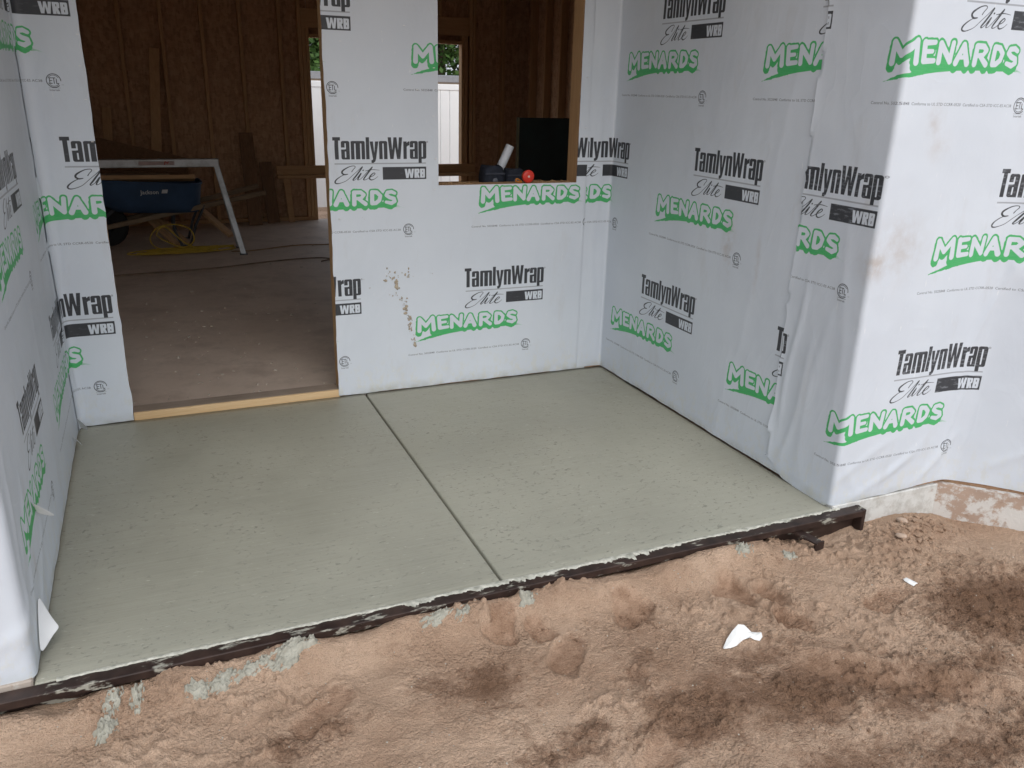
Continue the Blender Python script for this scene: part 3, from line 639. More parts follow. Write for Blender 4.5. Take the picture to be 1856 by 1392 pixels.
# ---- right wall: corner strip, recess side, outer face, bay face
rw = empty('porch_side_wall', (2.8, -1.88, 0), 'white wrapped side wall of the porch that turns the corner into an angled bay', 'wall')
MB().box(W + .006, W + .017, -1.875, .003, .016, ROOF).build('sheathing_panel', osb, rw)
MB().box(W + .018, BX, -1.875, -1.864, .0, ROOF).build('sheathing_panel', osb, rw)
b_ = MB(); b_.bar((BX + .004, -1.872, ROOF / 2), (BEND[0], BEND[1] + .008, ROOF / 2), .011, ROOF); b_.build('sheathing_panel', osb, rw)
MB().box(BEND[0], RX + .12, BEND[1], BEND[1] + .012, 0, ROOF).build('sheathing_panel', osb, rw); MB().box(RX + .12, RX + .132, BEND[1], .1, 0, ROOF).build('sheathing_panel', osb, rw)
studs(rw, [W + .02, W + .40, W + .57], .0, ROOF, -1.863, -1.775)
o = sheet('house_wrap', [(W - .16, 0), (W, 0), (W, -1.62)], [.022], .011, ROOF - .005, (.16 - .010 + .378 + .014), wrap_m, rw,
      ridges([(.075, .9, 1, .7, .016, .006), (.12, .45, -3, .4, .012, .005), (.035, .12, 12, .15, .012, .004), (.055, 1.5, 0, .5, .02, .004), (.55, .6, 4, .5, .05, .002), (1.35, .4, 12, .5, .03, .003), (.9, 1.5, 2, .5, .06, .003), (1.5, 1.5, 5, .4, .03, .003)]),
      scale=1.045, off=.006, bot=bot, jit0=.004, stains=[(1.22, .93, .035, .10, .8), (1.24, .80, .012, .06, .7), (1.43, .86, .012, .12, .5), (.9, 1.38, .05, .02, .2)], jseed=2)
tag(o, 'wrap sheet that lines the recess and laps onto the back wall')
fl0 = .385                                                     # the outer sheet starts this far inside the recess
def outer_h(s, z):
    h = ridges([(.07, .55, 4, .30, .014, .012), (.13, .35, 10, .3, .02, .008), (.20, .45, 6, .35, .03, .006), (.30, .75, -5, .4, .03, .005), (.50, .18, 62, .16, .02, .007), (.62, .10, 70, .2, .014, .008), (.72, .16, 50, .12, .015, .007),
                (.90, .14, 40, .14, .018, .010), (.96, .30, 15, .25, .02, .010), (1.0, .7, 14, .4, .03, .012), (1.06, 1.2, 10, .4, .03, .008), (.55, 1.0, -10, .3, .06, .004), (.7, .5, 20, .2, .03, .004), (1.3, .2, 60, .2, .02, .008), (1.25, .75, -40, .3, .03, .006), (.45, .1, -30, .1, .012, .006)])(s, z)
    h = h + .011 * np.exp(-s / .022) * (.35 + .9 * np.exp(-((z - .12) / .14) ** 2) + .25 * fbm(s * 0, z, 5, 3, 40))      # the free edge stands off
    h = h + .006 * np.exp(-((s - fl0 - .617) / .05) ** 2) * sstep(.0, .5, z)                                            # bridges the inside corner
    return h
o = sheet('house_wrap', [(W, -1.88 + fl0), (W, -1.88), (BX, -1.88), BEND], [.012, .06], .018, ROOF - .005, fl0 + (2.966 - W), wrap_worn, rw, outer_h, off=.0095, jit0=.020, jseed=8,
      bot=lambda s: np.where(s < fl0 - .02, .055 * sstep(.12, .0, s) - .012 * sstep(.03, .2, s), .008 * fbm(s, s * 0, 7, 3, 5)) + .018 * sstep(fl0 + .2, fl0 + .62, s) - .006,
      stains=[(fl0 + .01, .97, .05, .05, .9), (fl0 + .10, 1.03, .11, .10, .55), (fl0 + .16, 1.45, .03, .06, .5), (fl0 + .20, 1.38, .05, .04, .4), (fl0 - .06, 1.2, .03, .05, .4)])
tag(o, 'outer wrap sheet whose loose edge hangs open near the slab')

# ---- left wall
lw = empty('porch_left_wall', (-.05, -1.0, 0), 'shaded white wrapped porch wall left of the doorway with torn corners', 'wall')
MB().box(-.018, -.007, -1.875, .003, .0, ROOF).build('sheathing_panel', osb, lw)
for a, b, c, d in ((-1.02, -.019, 0, ROOF), (-2.6, -2.5, 0, ROOF), (-2.5, -1.02, 0, .55), (-2.5, -1.02, 2.15, ROOF)): MB().box(a, b, -1.875, -1.864, c, d).build('sheathing_panel', osb, lw)  # unseen opening between these panels, added to let light into the interior
MB().box(-2.612, -2.601, -1.875, 6.1, 0, ROOF).build('sheathing_panel', osb, lw)
LL = 1.0
o = sheet('house_wrap', [(-LL, -1.88), (0, -1.88), (0, -.03)], [.03], .010, ROOF - .005, LL + 1.88 - 1.448, wrap_m, lw,
      ridges([(LL - .05, .5, 6, .6, .025, .008), (LL + .08, .6, 4, .5, .02, .007), (LL + .20, .30, 20, .2, .02, .007), (LL + .35, .15, 50, .2, .02, .006), (LL + 1.0, .5, 8, .4, .05, .004), (LL + .03, .2, 30, .2, .02, .006), (LL - .1, .12, 60, .15, .02, .008), (LL + .6, 1.2, 4, .5, .05, .003)]),
      scale=1.0, off=.004, bot=lambda s: .006 * fbm(s, s * 0, 9, 3, 15) + .02 * sstep(LL, LL - .3, s), stains=[(LL + .3, .40, .02, .05, .6), (LL + .26, .2, .02, .05, .4)], jseed=5)
tag(o, 'wrap sheet round the outer corner, smudged near the slab')
tear_m = m_plain('torn_film', (.70, .71, .72), .45, 0, .06, 9, .2)
def flap(name, rows, parent, mat=tear_m):
    """a loose tongue of film: rows of points from the root to the tip"""
    vs = []; fs = []; m = len(rows[0])
    for r_ in rows: vs += r_
    for i in range(len(rows) - 1):
        for k in range(m - 1): fs.append((i * m + k, i * m + k + 1, (i + 1) * m + k + 1, (i + 1) * m + k))
    mb = MB().add(vs, fs); o = mb.build(name, mat, parent, True); md = o.modifiers.new('thickness', 'SOLIDIFY'); md.thickness = .0012; sb = o.modifiers.new('soften', 'SUBSURF'); sb.levels = sb.render_levels = 2; return o
flap('torn_flap', [[(.006, -1.67, .155), (.008, -1.745, .10), (.006, -1.81, .024)], [(.022, -1.695, .115), (.024, -1.74, .08), (.020, -1.79, .030)], [(.040, -1.718, .078), (.041, -1.735, .066), (.037, -1.755, .048)], [(.052, -1.729, .062), (.053, -1.733, .059), (.052, -1.737, .055)]], lw)
flap('torn_flap', [[(.007, -1.52, .36), (.008, -1.49, .33), (.007, -1.46, .29)], [(.022, -1.47, .315), (.026, -1.46, .30), (.022, -1.445, .275)], [(.045, -1.42, .262), (.047, -1.415, .255), (.044, -1.412, .248)]], lw)
flap('torn_flap', [[(.010, -.18, .12), (.012, -.12, .07), (.014, -.07, .02)], [(.028, -.15, .085), (.032, -.11, .055), (.032, -.08, .018)], [(.045, -.13, .050), (.050, -.115, .035), (.048, -.10, .012)]], lw)
flap('torn_flap', [[(.008, -.36, .10), (.009, -.32, .08), (.009, -.28, .05)], [(.020, -.33, .07), (.024, -.315, .06), (.022, -.30, .045)], [(.036, -.312, .035), (.038, -.308, .030), (.036, -.304, .026)]], lw)

# ---- foundation under the outer faces
def m_found(name, base, flake, lo, hi):
    t = NT(name); v = t.coord('Object')
    c = t.mix(t.ramp(t.noise(v, 8, 5), [(.3, 0.0), (.7, 1.0)]), tuple(x * .85 for x in base), base)
    c = t.mix(t.ramp(t.noise(v, 13, 8, .68), [(lo, 0.0), (hi, 1.0)]), c, flake); c = t.mix(t.ramp(t.noise(v, 30, 4), [(.62, 0.0), (.75, .6)]), c, (.28, .18, .12))
    t.set('Base Color', c); t.set('Roughness', .9); t.set('Normal', t.bump(t.noise(v, 30, 6, .7), .5, .006)); return t.m
f1, f2 = m_found('whitewashed_block', (.50, .49, .46), (.60, .60, .58), .40, .55), m_found('terracotta_parge', (.44, .325, .255), (.60, .58, .55), .45, .53)
fw = empty('foundation_wall', (3.3, -1.9, -.3), 'low masonry foundation under the wrapped bay with flaking white wash', 'foundation')
MB().box(W + .003, BX - .04, -1.893, -1.70, -.45, .012, .004).build('foundation_block', f1, fw); MB().box(W - .0, W + .002, -1.8925, -1.70, -.45, .010).build('foundation_end', f1, fw)
mb = MB(); mb.bar((BX - .045, -1.868, -.22), (BEND[0], BEND[1] + .02, -.22), .03, .465); mb.build('foundation_block', f2, fw)
fl_ = empty('foundation_footing', (-.6, -1.9, -.3), 'low masonry foundation under the left wrapped corner', 'foundation')
MB().box(-2.6, -.006, -1.892, -1.70, -.45, .012, .004).build('foundation_block', m_found('pale_parge', (.42, .36, .31), (.52, .50, .47), .5, .6), fl_)

# ---- far wall with its framed opening
OL, OR, OH = 2.262, 4.085, 2.03
fa = empty('far_wall', (1.2, FY, 0), 'far inside wall of bare studs and strand board with a wide door opening', 'wall')
x = -2.618
pan = MB().box(x, x + 1.2185, FY + .09, FY + .101, 0, ROOF).build('sheathing_panel', osb, fa)
for k in range(1, 4):
    o = pan.copy(); COL.objects.link(o); o.location.x += 1.219 * k
MB().box(OL, OR, FY + .09, FY + .101, OH + .03, ROOF).build('sheathing_panel', osb, fa); MB().box(OR + .002, RX + .13, FY + .09, FY + .101, 0, ROOF).build('sheathing_panel', osb, fa)
for a, b, c in ((-2.6, OL - .01, 0), (OR + .01, RX + .13, 0), (OL - .01, OR + .01, OH + .04)): MB().box(a, b, FY + .1015, FY + .104, c, ROOF).build('backing_wrap', wrap_m, fa)  # unseen backing added behind the panels to stop light leaking through their seams
studs(fa, [-1.31, -.90, -.50, -.09, .30, .705, 1.11, 1.505, 1.925, 2.14, 4.19, 4.235, 4.62], .038, ROOF, FY, FY + .089)
for x in (2.181, 2.222, OR + .002, OR + .043): MB().box(x, x + .038, FY + .001, FY + .0895, .038, OH + .14, .003).build('trimmer_stud', wood_jamb, fa)
MB().box(2.18, OR + .10, FY - .002, FY + .09, OH + .10, OH + .30, .003).build('header', wood_x, fa); MB().box(OL + .001, OR, FY - .001, FY + .0905, OH, OH + .038, .003).build('header_plate', wood_x, fa)
for x in (2.5, 2.95, 3.4, 3.8): MB().box(x, x + .038, FY, FY + .089, OH + .302, ROOF, .003).build('cripple_stud', wood_z, fa)
for a, b in ((-2.6, OL - .002), (OR + .001, RX + .1)): MB().box(a, b, FY + .0005, FY + .0885, -.004, .0375, .003).build('sill_plate', wood_x, fa)
# ---- inner side wall seen through the window
si = empty('inner_side_wall', (RX, 3, 0), 'dark bare stud wall inside, seen through the window opening', 'wall')
pan = MB().box(RX + .09, RX + .101, .11, 1.329, 0, ROOF).build('sheathing_panel', osb, si)
for k in range(1, 5):
    o = pan.copy(); COL.objects.link(o); o.location.y += 1.2194 * k
    if k == 4: o.scale.y = 1.0
p0 = MB().box(RX, RX + .089, .20, .238, .038, ROOF, .003).build('stud', wood_z, si)
for k in range(1, 15):
    o = p0.copy(); COL.objects.link(o); o.location.y += .406 * k
MB().box(RX + .0005, RX + .0885, .11, FY, -.004, .0375, .003).build('sill_plate', wood_y, si)

# ================================================================== OUTSIDE BEYOND
vinyl = m_plain('white_vinyl', (.90, .91, .91), .4, 0, .02, 4, .02); grey_m = m_plain('grey_metal_roof', (.22, .23, .25), .5, 0, .1); tan_m = m_plain('tan_siding', (.46, .42, .37), .7, 0, .1)
fe = empty('privacy_fence', (4, 8.6, -.2), 'bright white boundary fence seen through the far door opening', 'fence')
fb = MB().box(1.2, 1.345, 8.58, 8.61, -.20, 1.50, .006).build('fence_board', vinyl, fe)
for k in range(1, 46):
    o = fb.copy(); COL.objects.link(o); o.location.x += .150 * k
MB().box(1.18, 8.2, 8.57, 8.62, 1.50, 1.585, .006).build('top_rail', vinyl, fe)
po = MB(); po.box(1.10, 1.20, 8.545, 8.645, -.25, 1.60, .004); fp = po.build('fence_post', vinyl, fe); cp = MB().box(1.09, 1.21, 8.535, 8.655, 1.60, 1.63, .01).build('post_cap', vinyl, fp)
for k in range(1, 4):
    o = fp.copy(); COL.objects.link(o); o.location.x += 2.39 * k; q = cp.copy(); COL.objects.link(q); q.parent = o
nh = empty('outbuilding', (6, 18, -.2), 'low tan outbuilding with a thin grey roof behind the white fence', 'outbuilding')
MB().box(-1, 16, 17, 22, -.25, 1.62).build('wall', tan_m, nh); MB().box(-1.4, 16.4, 16.6, 22.4, 1.66, 1.83, .01).build('roof', grey_m, nh); MB().box(-1.3, 16.3, 16.7, 22.3, 1.62, 1.66).build('fascia', tan_m, nh)

def m_leaf():
    t = NT('tree_leaf'); oi = t.n('NewGeometry'); f = oi.outputs['Random Per Island']
    t.set('Base Color', t.ramp(f, [(0, (.035, .085, .018)), (.5, (.065, .14, .030)), (1, (.11, .20, .05))])); t.set('Roughness', .6)
    t.b.inputs['Transmission Weight'].default_value = 0; t.b.inputs['Subsurface Weight'].default_value = 0
    return t.m
leaf_m = m_leaf(); bark = m_plain('bark', (.12, .09, .065), .9, 0, .3, 9, .5)
def tree(x, y, h, r_, label, seed):
    rr = random.Random(seed); g = np.random.default_rng(seed); t = empty('leafy_tree', (x, y, -.2), label, 'tree', 'trees beyond the fence')
    mb = MB(); mb.tube([(x, y, -.3), (x + .1, y, h * .3), (x - .05, y + .1, h * .55), (x, y, h * .9)], [.22, .17, .11, .03], 9)
    for k in range(9):
        a = rr.random() * 6.28; z0 = h * (.25 + .5 * rr.random()); L = r_ * (.5 + .4 * rr.random())
        mb.tube([(x, y, z0), (x + math.cos(a) * L * .5, y + math.sin(a) * L * .5, z0 + .12 * h), (x + math.cos(a) * L, y + math.sin(a) * L, z0 + .2 * h)], [.09, .05, .015], 6)
    mb.build('trunk', bark, t, True)
    NC, NL = 300, 60; th = g.random(NC) * 6.283; ph = np.arccos(g.uniform(-1, 1, NC)); rad = g.random(NC) ** .45
    C = np.stack([x + r_ * rad * np.sin(ph) * np.cos(th), y + r_ * rad * np.sin(ph) * np.sin(th), h * .56 + h * .44 * rad * np.cos(ph)], -1)
    Pc = (C[:, None, :] + g.normal(0, r_ * .13, (NC, NL, 3))).reshape(-1, 3); N = len(Pc)
    u = g.normal(size=(N, 3)); u /= np.linalg.norm(u, axis=1)[:, None]; v = np.cross(u, g.normal(size=(N, 3))); v /= np.linalg.norm(v, axis=1)[:, None]
    s_ = g.uniform(.08, .15, (N, 1)); Q = np.stack([Pc - u * s_, Pc + v * s_ * .55, Pc + u * s_, Pc - v * s_ * .55], 1).reshape(-1, 3) - np.array([x, y, -.2])
    me = np_mesh('crown', Q, np.arange(N * 4).reshape(-1, 4), False); link_mesh('crown', me, leaf_m, t)
for k, (x, y, h, r_, lb) in enumerate(((5.2, 25, 7.5, 3.4, 'leafy green tree behind the fence at the left of the door opening'), (10.4, 26, 8.5, 3.8, 'tall leafy green tree above the outbuilding, seen through the window'),
                                       (14.5, 27, 7, 3.2, 'leafy tree behind the outbuilding, beyond the right edge of the opening'), (7.8, 29, 9, 4.0, 'tree farthest back between the two nearer crowns'), (1.5, 27, 7.5, 3.2, 'leafy tree farthest left beyond the fence'))):
    tree(x, y, h, r_, lb, 50 + k)

# ================================================================== FORM ALONG THE SLAB EDGE
def m_form():
    t = NT('brown_form_steel'); v = t.coord('Object')
    c = t.mix(t.ramp(t.noise(v, 18, 5), [(.35, 0.0), (.7, 1.0)]), (.022, .013, .011), (.050, .030, .024))
    sm = t.ramp(t.noise(t.coord('Object', (4, 11, 11)), 2.2, 7, .65), [(.575, 0.0), (.63, 1.0)]); c = t.mix(t.math('MULTIPLY', sm, .8), c, (.40, .39, .33))
    t.set('Base Color', c); t.set('Roughness', t.mix(sm, .42, .85)); t.set('Normal', t.bump(t.noise(v, 30, 5), .2, .004)); return t.m
form_m = m_form(); FX0, FX1 = -.45, 2.885
fo = empty('slab_form', (1.3, -1.92, -.1), 'long dark brown steel form smeared with concrete along the slab edge', 'form')
fz = lambda x: -.002 - .006 * max(0, x - 2.4)
mb = MB(); prof = [(-1.896, -.13), (-1.896, -.0035), (-1.897, -.0025), (-1.9385, -.0025), (-1.9405, -.0035), (-1.9415, -.0055), (-1.9415, -.028), (-1.9365, -.028), (-1.9365, -.009), (-1.902, -.008), (-1.902, -.13)]
nx_ = 60; vs = []; fs = []
for i in range(nx_ + 1):
    x = FX0 + (FX1 - FX0) * i / nx_; wv = .0015 * math.sin(x * 1.7)
    vs += [(x, y + (wv if y < -1.93 else 0), z) for y, z in prof]
m = len(prof)
for i in range(nx_):
    for k in range(m - 1): fs.append((i * m + k, i * m + k + 1, (i + 1) * m + k + 1, (i + 1) * m + k))
mb.add(vs, fs).build('form_rail', form_m, fo)
MB().box(FX1 - .006, FX1 + .012, -1.944, -1.897, -.14, .0, .002).build('end_plate', form_m, fo)
mb = MB(); mb.bar((2.545, -1.905, -.030), (2.60, -2.012, -.050), .042, .006, (0, 0, 1)); mb.bar((2.600, -2.014, -.045), (2.606, -2.012, -.16), .042, .007, (0, 1, 0)); mb.build('stake_bracket', form_m, fo)
# concrete dragged over the rail: ragged thin skin
smear_m = NT('drying_concrete_smear'); v = smear_m.coord('Object'); smear_m.set('Base Color', smear_m.mix(smear_m.ramp(smear_m.noise(v, 40, 5), [(.35, 0.0), (.65, 1.0)]), (.33, .33, .28), (.60, .59, .52))); smear_m.set('Roughness', .8)
smear_m.set('Normal', smear_m.bump(smear_m.noise(smear_m.coord('Object', (30, 120, 60)), 1, 5, .7), .6, .006)); smear_m = smear_m.m
xs = np.arange(.05, 2.80, .004); lf = fbm(xs, xs * 0, 2.6, 3, 33); hf = fbm(xs, xs * 0 + 3, 30, 5, 39, .72)
wd = .004 + np.clip((lf + .10) * 2.6, 0, 1) * .030 * (1 + 1.5 * hf) * sstep(.08, .5, xs) * (1 - .8 * sstep(1.9, 2.3, xs)); wd = np.clip(wd + .006 * hf, .0025, .046)
vs = []; fs = []
for i, x in enumerate(xs):
    a = .0; q = wd[i]; hgt = .0012 + .002 * float(fbm(np.array(x), np.array(2.), 40, 4, 2))
    vs += [(x, -1.887, .0004), (x, -1.894, .0012 + hgt * .5), (x, -1.894 - q * .5, .0005 + hgt), (x, -1.894 - q, -.0021 - (.012 if q > .044 else 0))]
for i in range(len(xs) - 1):
    for k in range(3): fs.append((i * 4 + k, i * 4 + k + 1, (i + 1) * 4 + k + 1, (i + 1) * 4 + k))
MB().add(vs, fs).build('concrete_smear', smear_m, fo, True)

# ================================================================== THINGS INSIDE
galv = NT('galvanised_steel'); v = galv.coord('Object'); galv.set('Base Color', galv.mix(galv.ramp(galv.noise(v, 9, 6, .65), [(.45, 0.0), (.7, .8)]), (.42, .44, .46), (.24, .235, .225))); galv.set('Roughness', .45); galv.set('Metallic', .65); galv = galv.m
red_m = m_plain('red_chalk', (.45, .06, .05), .8); steel_m = m_plain('dark_steel', (.06, .065, .075), .5, .5)
sh = empty('sawhorse', (.5, 4.28, 0), 'galvanised metal sawhorse standing on the floor inside the doorway', 'sawhorse')
mb = MB(); mb.box(-.22, 1.045, 4.25, 4.31, .79, .865, .006); mb.build('beam', galv, sh)
MB().box(.36, .66, 4.2492, 4.25, .812, .846).build('chalk_stain', m_plain('reddish_smear', (.40, .30, .29), .7), sh)
mb = MB()
for q, pts in enumerate((((.575, .815), (.582, .845)), ((.582, .845), (.600, .828)), ((.600, .828), (.612, .843)))): mb.bar((pts[0][0], 4.2485, pts[0][1]), (pts[1][0], 4.2485, pts[1][1]), .0006, .007, (1, 0, 1))
mb.build('chalk_mark', red_m, sh)
for sx_ in (-1, 1):
    for sy_ in (-1, 1):
        xt = 1.02 if sx_ > 0 else -.20; a = Vector((xt, 4.28 + sy_ * .028, .80)); b = Vector((xt + .16 * sx_, 4.28 + sy_ * .19, 0)); mb = MB()
        mb.bar(a, b, .045, .004, (0, sy_, .25)); mb.bar(a + Vector((.02 * sx_, 0, 0)), b + Vector((.02 * sx_, 0, 0)), .004, .035, (0, sy_, .25)); l_ = mb.build('leg', galv, sh)
        MB().box(b.x - .035, b.x + .035, b.y - .02, b.y + .02, -.003, .006).build('foot', steel_m, l_)

blue = m_plain('blue_poly_tray', (.034, .072, .145), .6, 0, .2, 6, .1); rub = m_plain('tyre_rubber', (.02, .02, .021), .85); white_ink = m_plain('white_ink', (.62, .64, .66), .7)
wy = 4.85
wb = empty('wheelbarrow', (.45, wy, 0), 'blue wheelbarrow loaded with scrap boards behind the sawhorse', 'wheelbarrow')
def tray():
    mb = MB(); top = [(-.12, .29), (.10, .31), (.45, .33), (.80, .33), (.875, .28)]; zt = lambda x: .66 - .05 * (x - 0) / .9; n_ = 14
    rings = []
    for f_, zz in ((1.0, None), (.93, .55), (.80, .42), (.66, .34)):
        rg = []
        for k in range(32):
            a = 2 * math.pi * k / 32; cx0 = .40 + (1 - f_) * .36; ax = .50 * f_ * (1 if math.cos(a) > 0 else 1.06); ay = .33 * (.25 + .75 * f_)
            x = cx0 + ax * math.copysign(abs(math.cos(a)) ** .45, math.cos(a)); y = wy + ay * math.copysign(abs(math.sin(a)) ** .45, math.sin(a))
            if math.cos(a) < 0: x -= .10 * f_ * abs(math.cos(a))
            z = (.655 - .055 * (x + .1)) if zz is None else zz - .02 * (x - .4); rg.append((x, y, z))
        rings.append(rg)
    vs = [p_ for r_ in rings for p_ in r_]; fs = [(i * 32 + k, i * 32 + (k + 1) % 32, (i + 1) * 32 + (k + 1) % 32, (i + 1) * 32 + k) for i in range(3) for k in range(32)]
    fs.append(tuple(range(96, 128))); mb.add(vs, fs); rim = [Vector(p_) for p_ in rings[0]]; return mb, rim
mb, rim = tray(); tr = mb.build('tray', blue, wb, True); MB().tube([p_ + Vector((0, 0, .002)) for p_ in rim + rim[:1]], .011, 6, False).build('rolled_rim', blue, tr, True)
def flat_text(name, text, x, z, h, y, parent, mat, wd, tilt=0.0):
    T = font_tris(text, .01); xs_ = [q[0] for t in T for q in t]; a, b = min(xs_), max(xs_); kx = wd / (b - a); ky = h / .73; mb = MB()
    for t in T: mb.add([(x + (q[0] - a) * kx, y - .0 + (z + q[1] * ky - .45) * tilt, z + q[1] * ky) for q in t], [(0, 1, 2)])
    return mb.build(name, mat, parent)
ty = lambda z: wy - .336 + (0.60 - z) * .30
for tx_, z_, h_, w__, s_ in ((.34, .525, .040, .16, 'Jackson'), (.30, .43, .038, .26, 'UTILITY')):
    T = font_tris(s_, .012); xs_ = [q[0] for t in T for q in t]; a, b = min(xs_), max(xs_); mb = MB()
    for t in T: mb.add([(tx_ + (q[0] - a) * w__ / (b - a), ty(z_ + q[1] * h_ / .73) - .004, z_ + q[1] * h_ / .73) for q in t], [(0, 1, 2)])
    if s_ == 'Jackson':
        mb.build('lettering', white_ink, tr); mb = MB(); mb.add([(.525, ty(.53) - .004, .53), (.575, ty(.53) - .004, .53), (.585, ty(.565) - .004, .565), (.535, ty(.565) - .004, .565)], [(0, 1, 2, 3)]); mb.build('emblem', white_ink, tr)
for sy_ in (-1, 1):
    mb = MB(); mb.bar((-.12, wy + sy_ * .10, .17), (1.48, wy + sy_ * .30, .515 + .0 * sy_), .045, .045, c=.006); h_ = mb.build('handle', wood_old, wb)
    mb = MB(); mb.tube([(.62, wy + sy_ * .20, .35), (.60, wy + sy_ * .21, .18), (.66, wy + sy_ * .22, .012), (.74, wy + sy_ * .22, .012), (.80, wy + sy_ * .22, .20), (.90, wy + sy_ * .24, .40)], .013, 7); mb.build('leg', steel_m, wb, True)
    mb = MB(); mb.bar((-.10, wy + sy_ * .09, .20), (.18, wy + sy_ * .16, .44), .03, .004, (0, 1, 0)); mb.build('brace', steel_m, wb)
whl = MB().lathe([(.075, -.03), (.155, -.048), (.19, -.035), (.203, 0), (.19, .035), (.155, .048), (.075, .03)], (.00, wy, .20), 'Y', 28).build('tyre', rub, wb, True)
MB().lathe([(.012, -.07), (.03, -.06), (.032, -.03), (.074, -.025), (.076, .025), (.032, .03), (.03, .06), (.012, .07)], (.00, wy, .20), 'Y', 20).build('rim', steel_m, wb, True)
# load
def board(name, a, b, wd, th, mat, label, cat, group=None, up=(0, 0, 1)):
    a, b = Vector(a), Vector(b); c = (a + b) / 2; mb = MB(); mb.bar(a, b, wd, th, up, .003)
    o = mb.build(name, mat, None, False, c); return tag(o, label, cat, group)
board('scrap_board', (-.05, 4.60, .665), (.84, 4.66, .655), .09, .04, wood_x, 'scrap board lying along the near rim of the wheelbarrow', 'board', 'loose lumber', (0, .4, 1))
board('scrap_board', (-.10, 4.72, .690), (.62, 4.80, .672), .14, .02, wood_old, 'grey scrap board on top of the load in the wheelbarrow', 'board', 'loose lumber')
board('scrap_board', (.00, 5.02, .70), (.70, 5.05, .665), .19, .035, wood_dark, 'dark scrap board on the far side of the wheelbarrow load', 'board', 'loose lumber')
tag(MB().add([(-.30, 5.20, .99), (.02, 5.18, .99), (.80, 5.12, .80), (.80, 5.0, .64), (-.30, 4.98, .66)], [(0, 1, 2, 3, 4)]).build('plywood_offcut', wood_dark), 'dark slanted plywood offcut standing in the wheelbarrow', 'plywood')
o = bpy.data.objects['plywood_offcut']; md = o.modifiers.new('thickness', 'SOLIDIFY'); md.thickness = .015
board('scrap_board', (.82, 5.30, .34), (1.16, 5.02, .022), .085, .036, wood_x, 'short board slanting to the floor under the wheelbarrow handles', 'board', 'loose lumber')
board('scrap_board', (.38, 4.95, .25), (.62, 4.62, .02), .06, .034, wood_x, 'left one of two short sticks under the wheelbarrow', 'board', 'loose lumber')
board('scrap_board', (.48, 4.98, .24), (.72, 4.66, .02), .045, .034, wood_x, 'right one of two short sticks under the wheelbarrow', 'board', 'loose lumber')
board('leaning_board', (1.50, 5.82, .0), (1.49, 6.055, 1.0), .15, .036, wood_dark, 'wide dark board leaning upright on the far wall, right of the sawhorse', 'board', 'boards leaning on the far wall', (0, 1, .2))
board('leaning_board', (1.72, 5.95, .0), (1.68, 6.055, .68), .14, .02, wood_dark, 'short dark board leaning on the far wall beside the wide one', 'board', 'boards leaning on the far wall', (0, 1, .2))
board('leaning_board', (.47, 5.70, .0), (.63, 6.04, 1.85), .10, .036, wood_z, 'long tilted board leaning on the far wall above the wheelbarrow', 'board', 'boards leaning on the far wall', (0, 1, .2))
board('leaning_board', (.02, 5.85, .0), (.10, 6.055, 1.25), .09, .036, wood_z, 'medium board leaning on the far wall just right of the door edge', 'board', 'boards leaning on the far wall', (0, 1, .2))
board('leaning_board', (1.93, 5.97, .0), (1.90, 6.055, .62), .07, .02, wood_x, 'narrow short board leaning on the far wall below the guard board', 'board', 'boards leaning on the far wall', (0, 1, .2))
gp = empty('guard_board', (3, FY - .03, .5), 'horizontal two piece guard board nailed across the far door opening', 'board')
MB().box(1.80, 4.25, FY - .042, FY - .003, .535, .635, .003).build('upright_board', wood_x, gp); MB().box(1.80, 4.25, FY - .10, FY - .004, .494, .533, .003).build('flat_board', wood_x, gp)
# cords
cord_y = m_plain('yellow_cord', (.42, .29, .035), .55, 0, .15); cord_b = m_plain('brown_cord', (.17, .12, .085), .7)
pts = []; r9 = random.Random(9)
for k in range(420):
    t = k / 420 * 22 * math.pi; e = .75 + .25 * math.sin(t * .37); pts.append((.66 + .40 * e * math.cos(t) + .10 * math.sin(t * .23), 4.33 + .115 * e * math.sin(t * 1.03) + .03 * math.sin(t * .41), .008 + .016 * (k / 420) + .012 * abs(math.sin(t * .5 + 1))))
up_ = [(.55, 4.30, .03), (.42, 4.33, .06), (.38, 4.38, .14), (.46, 4.42, .23), (.62, 4.43, .25), (.74, 4.40, .20), (.76, 4.36, .10), (.66, 4.33, .05), (.50, 4.34, .12), (.44, 4.36, .18), (.52, 4.38, .24), (.66, 4.36, .10), (.80, 4.33, .03), (.95, 4.31, .012), (1.10, 4.33, .01)]
tag(MB().tube(pts, .0062, 6).build('extension_cord', cord_y, None, True), 'yellow extension cord heaped in flat coils on the floor by the wheelbarrow', 'cord')
tag(MB().tube(smooth_path(up_, 7), .0064, 7).build('extension_cord', cord_y, None, True), 'yellow cord loop standing up above the coils', 'cord')
tag(MB().tube(smooth_path([(1.08, 4.22, .008), (1.3, 4.22, .008), (1.7, 4.38, .008), (2.1, 4.35, .008), (2.6, 4.4, .008)], 8), .007, 6).build('thin_cord', m_plain('tan_cord', (.26, .17, .09), .7), None, True), 'thin tan cord running right from the coils past the sawhorse foot', 'cord')
tag(MB().tube(smooth_path([(-.3, 3.35, .010), (.3, 3.40, .010), (.9, 3.47, .010), (1.35, 3.62, .010), (1.75, 3.68, .010), (1.9, 3.60, .010), (1.8, 3.50, .010)], 8), .0065, 7).build('floor_cable', cord_b, None, True), 'dark cable lying across the floor in front of the yellow coils', 'cord')
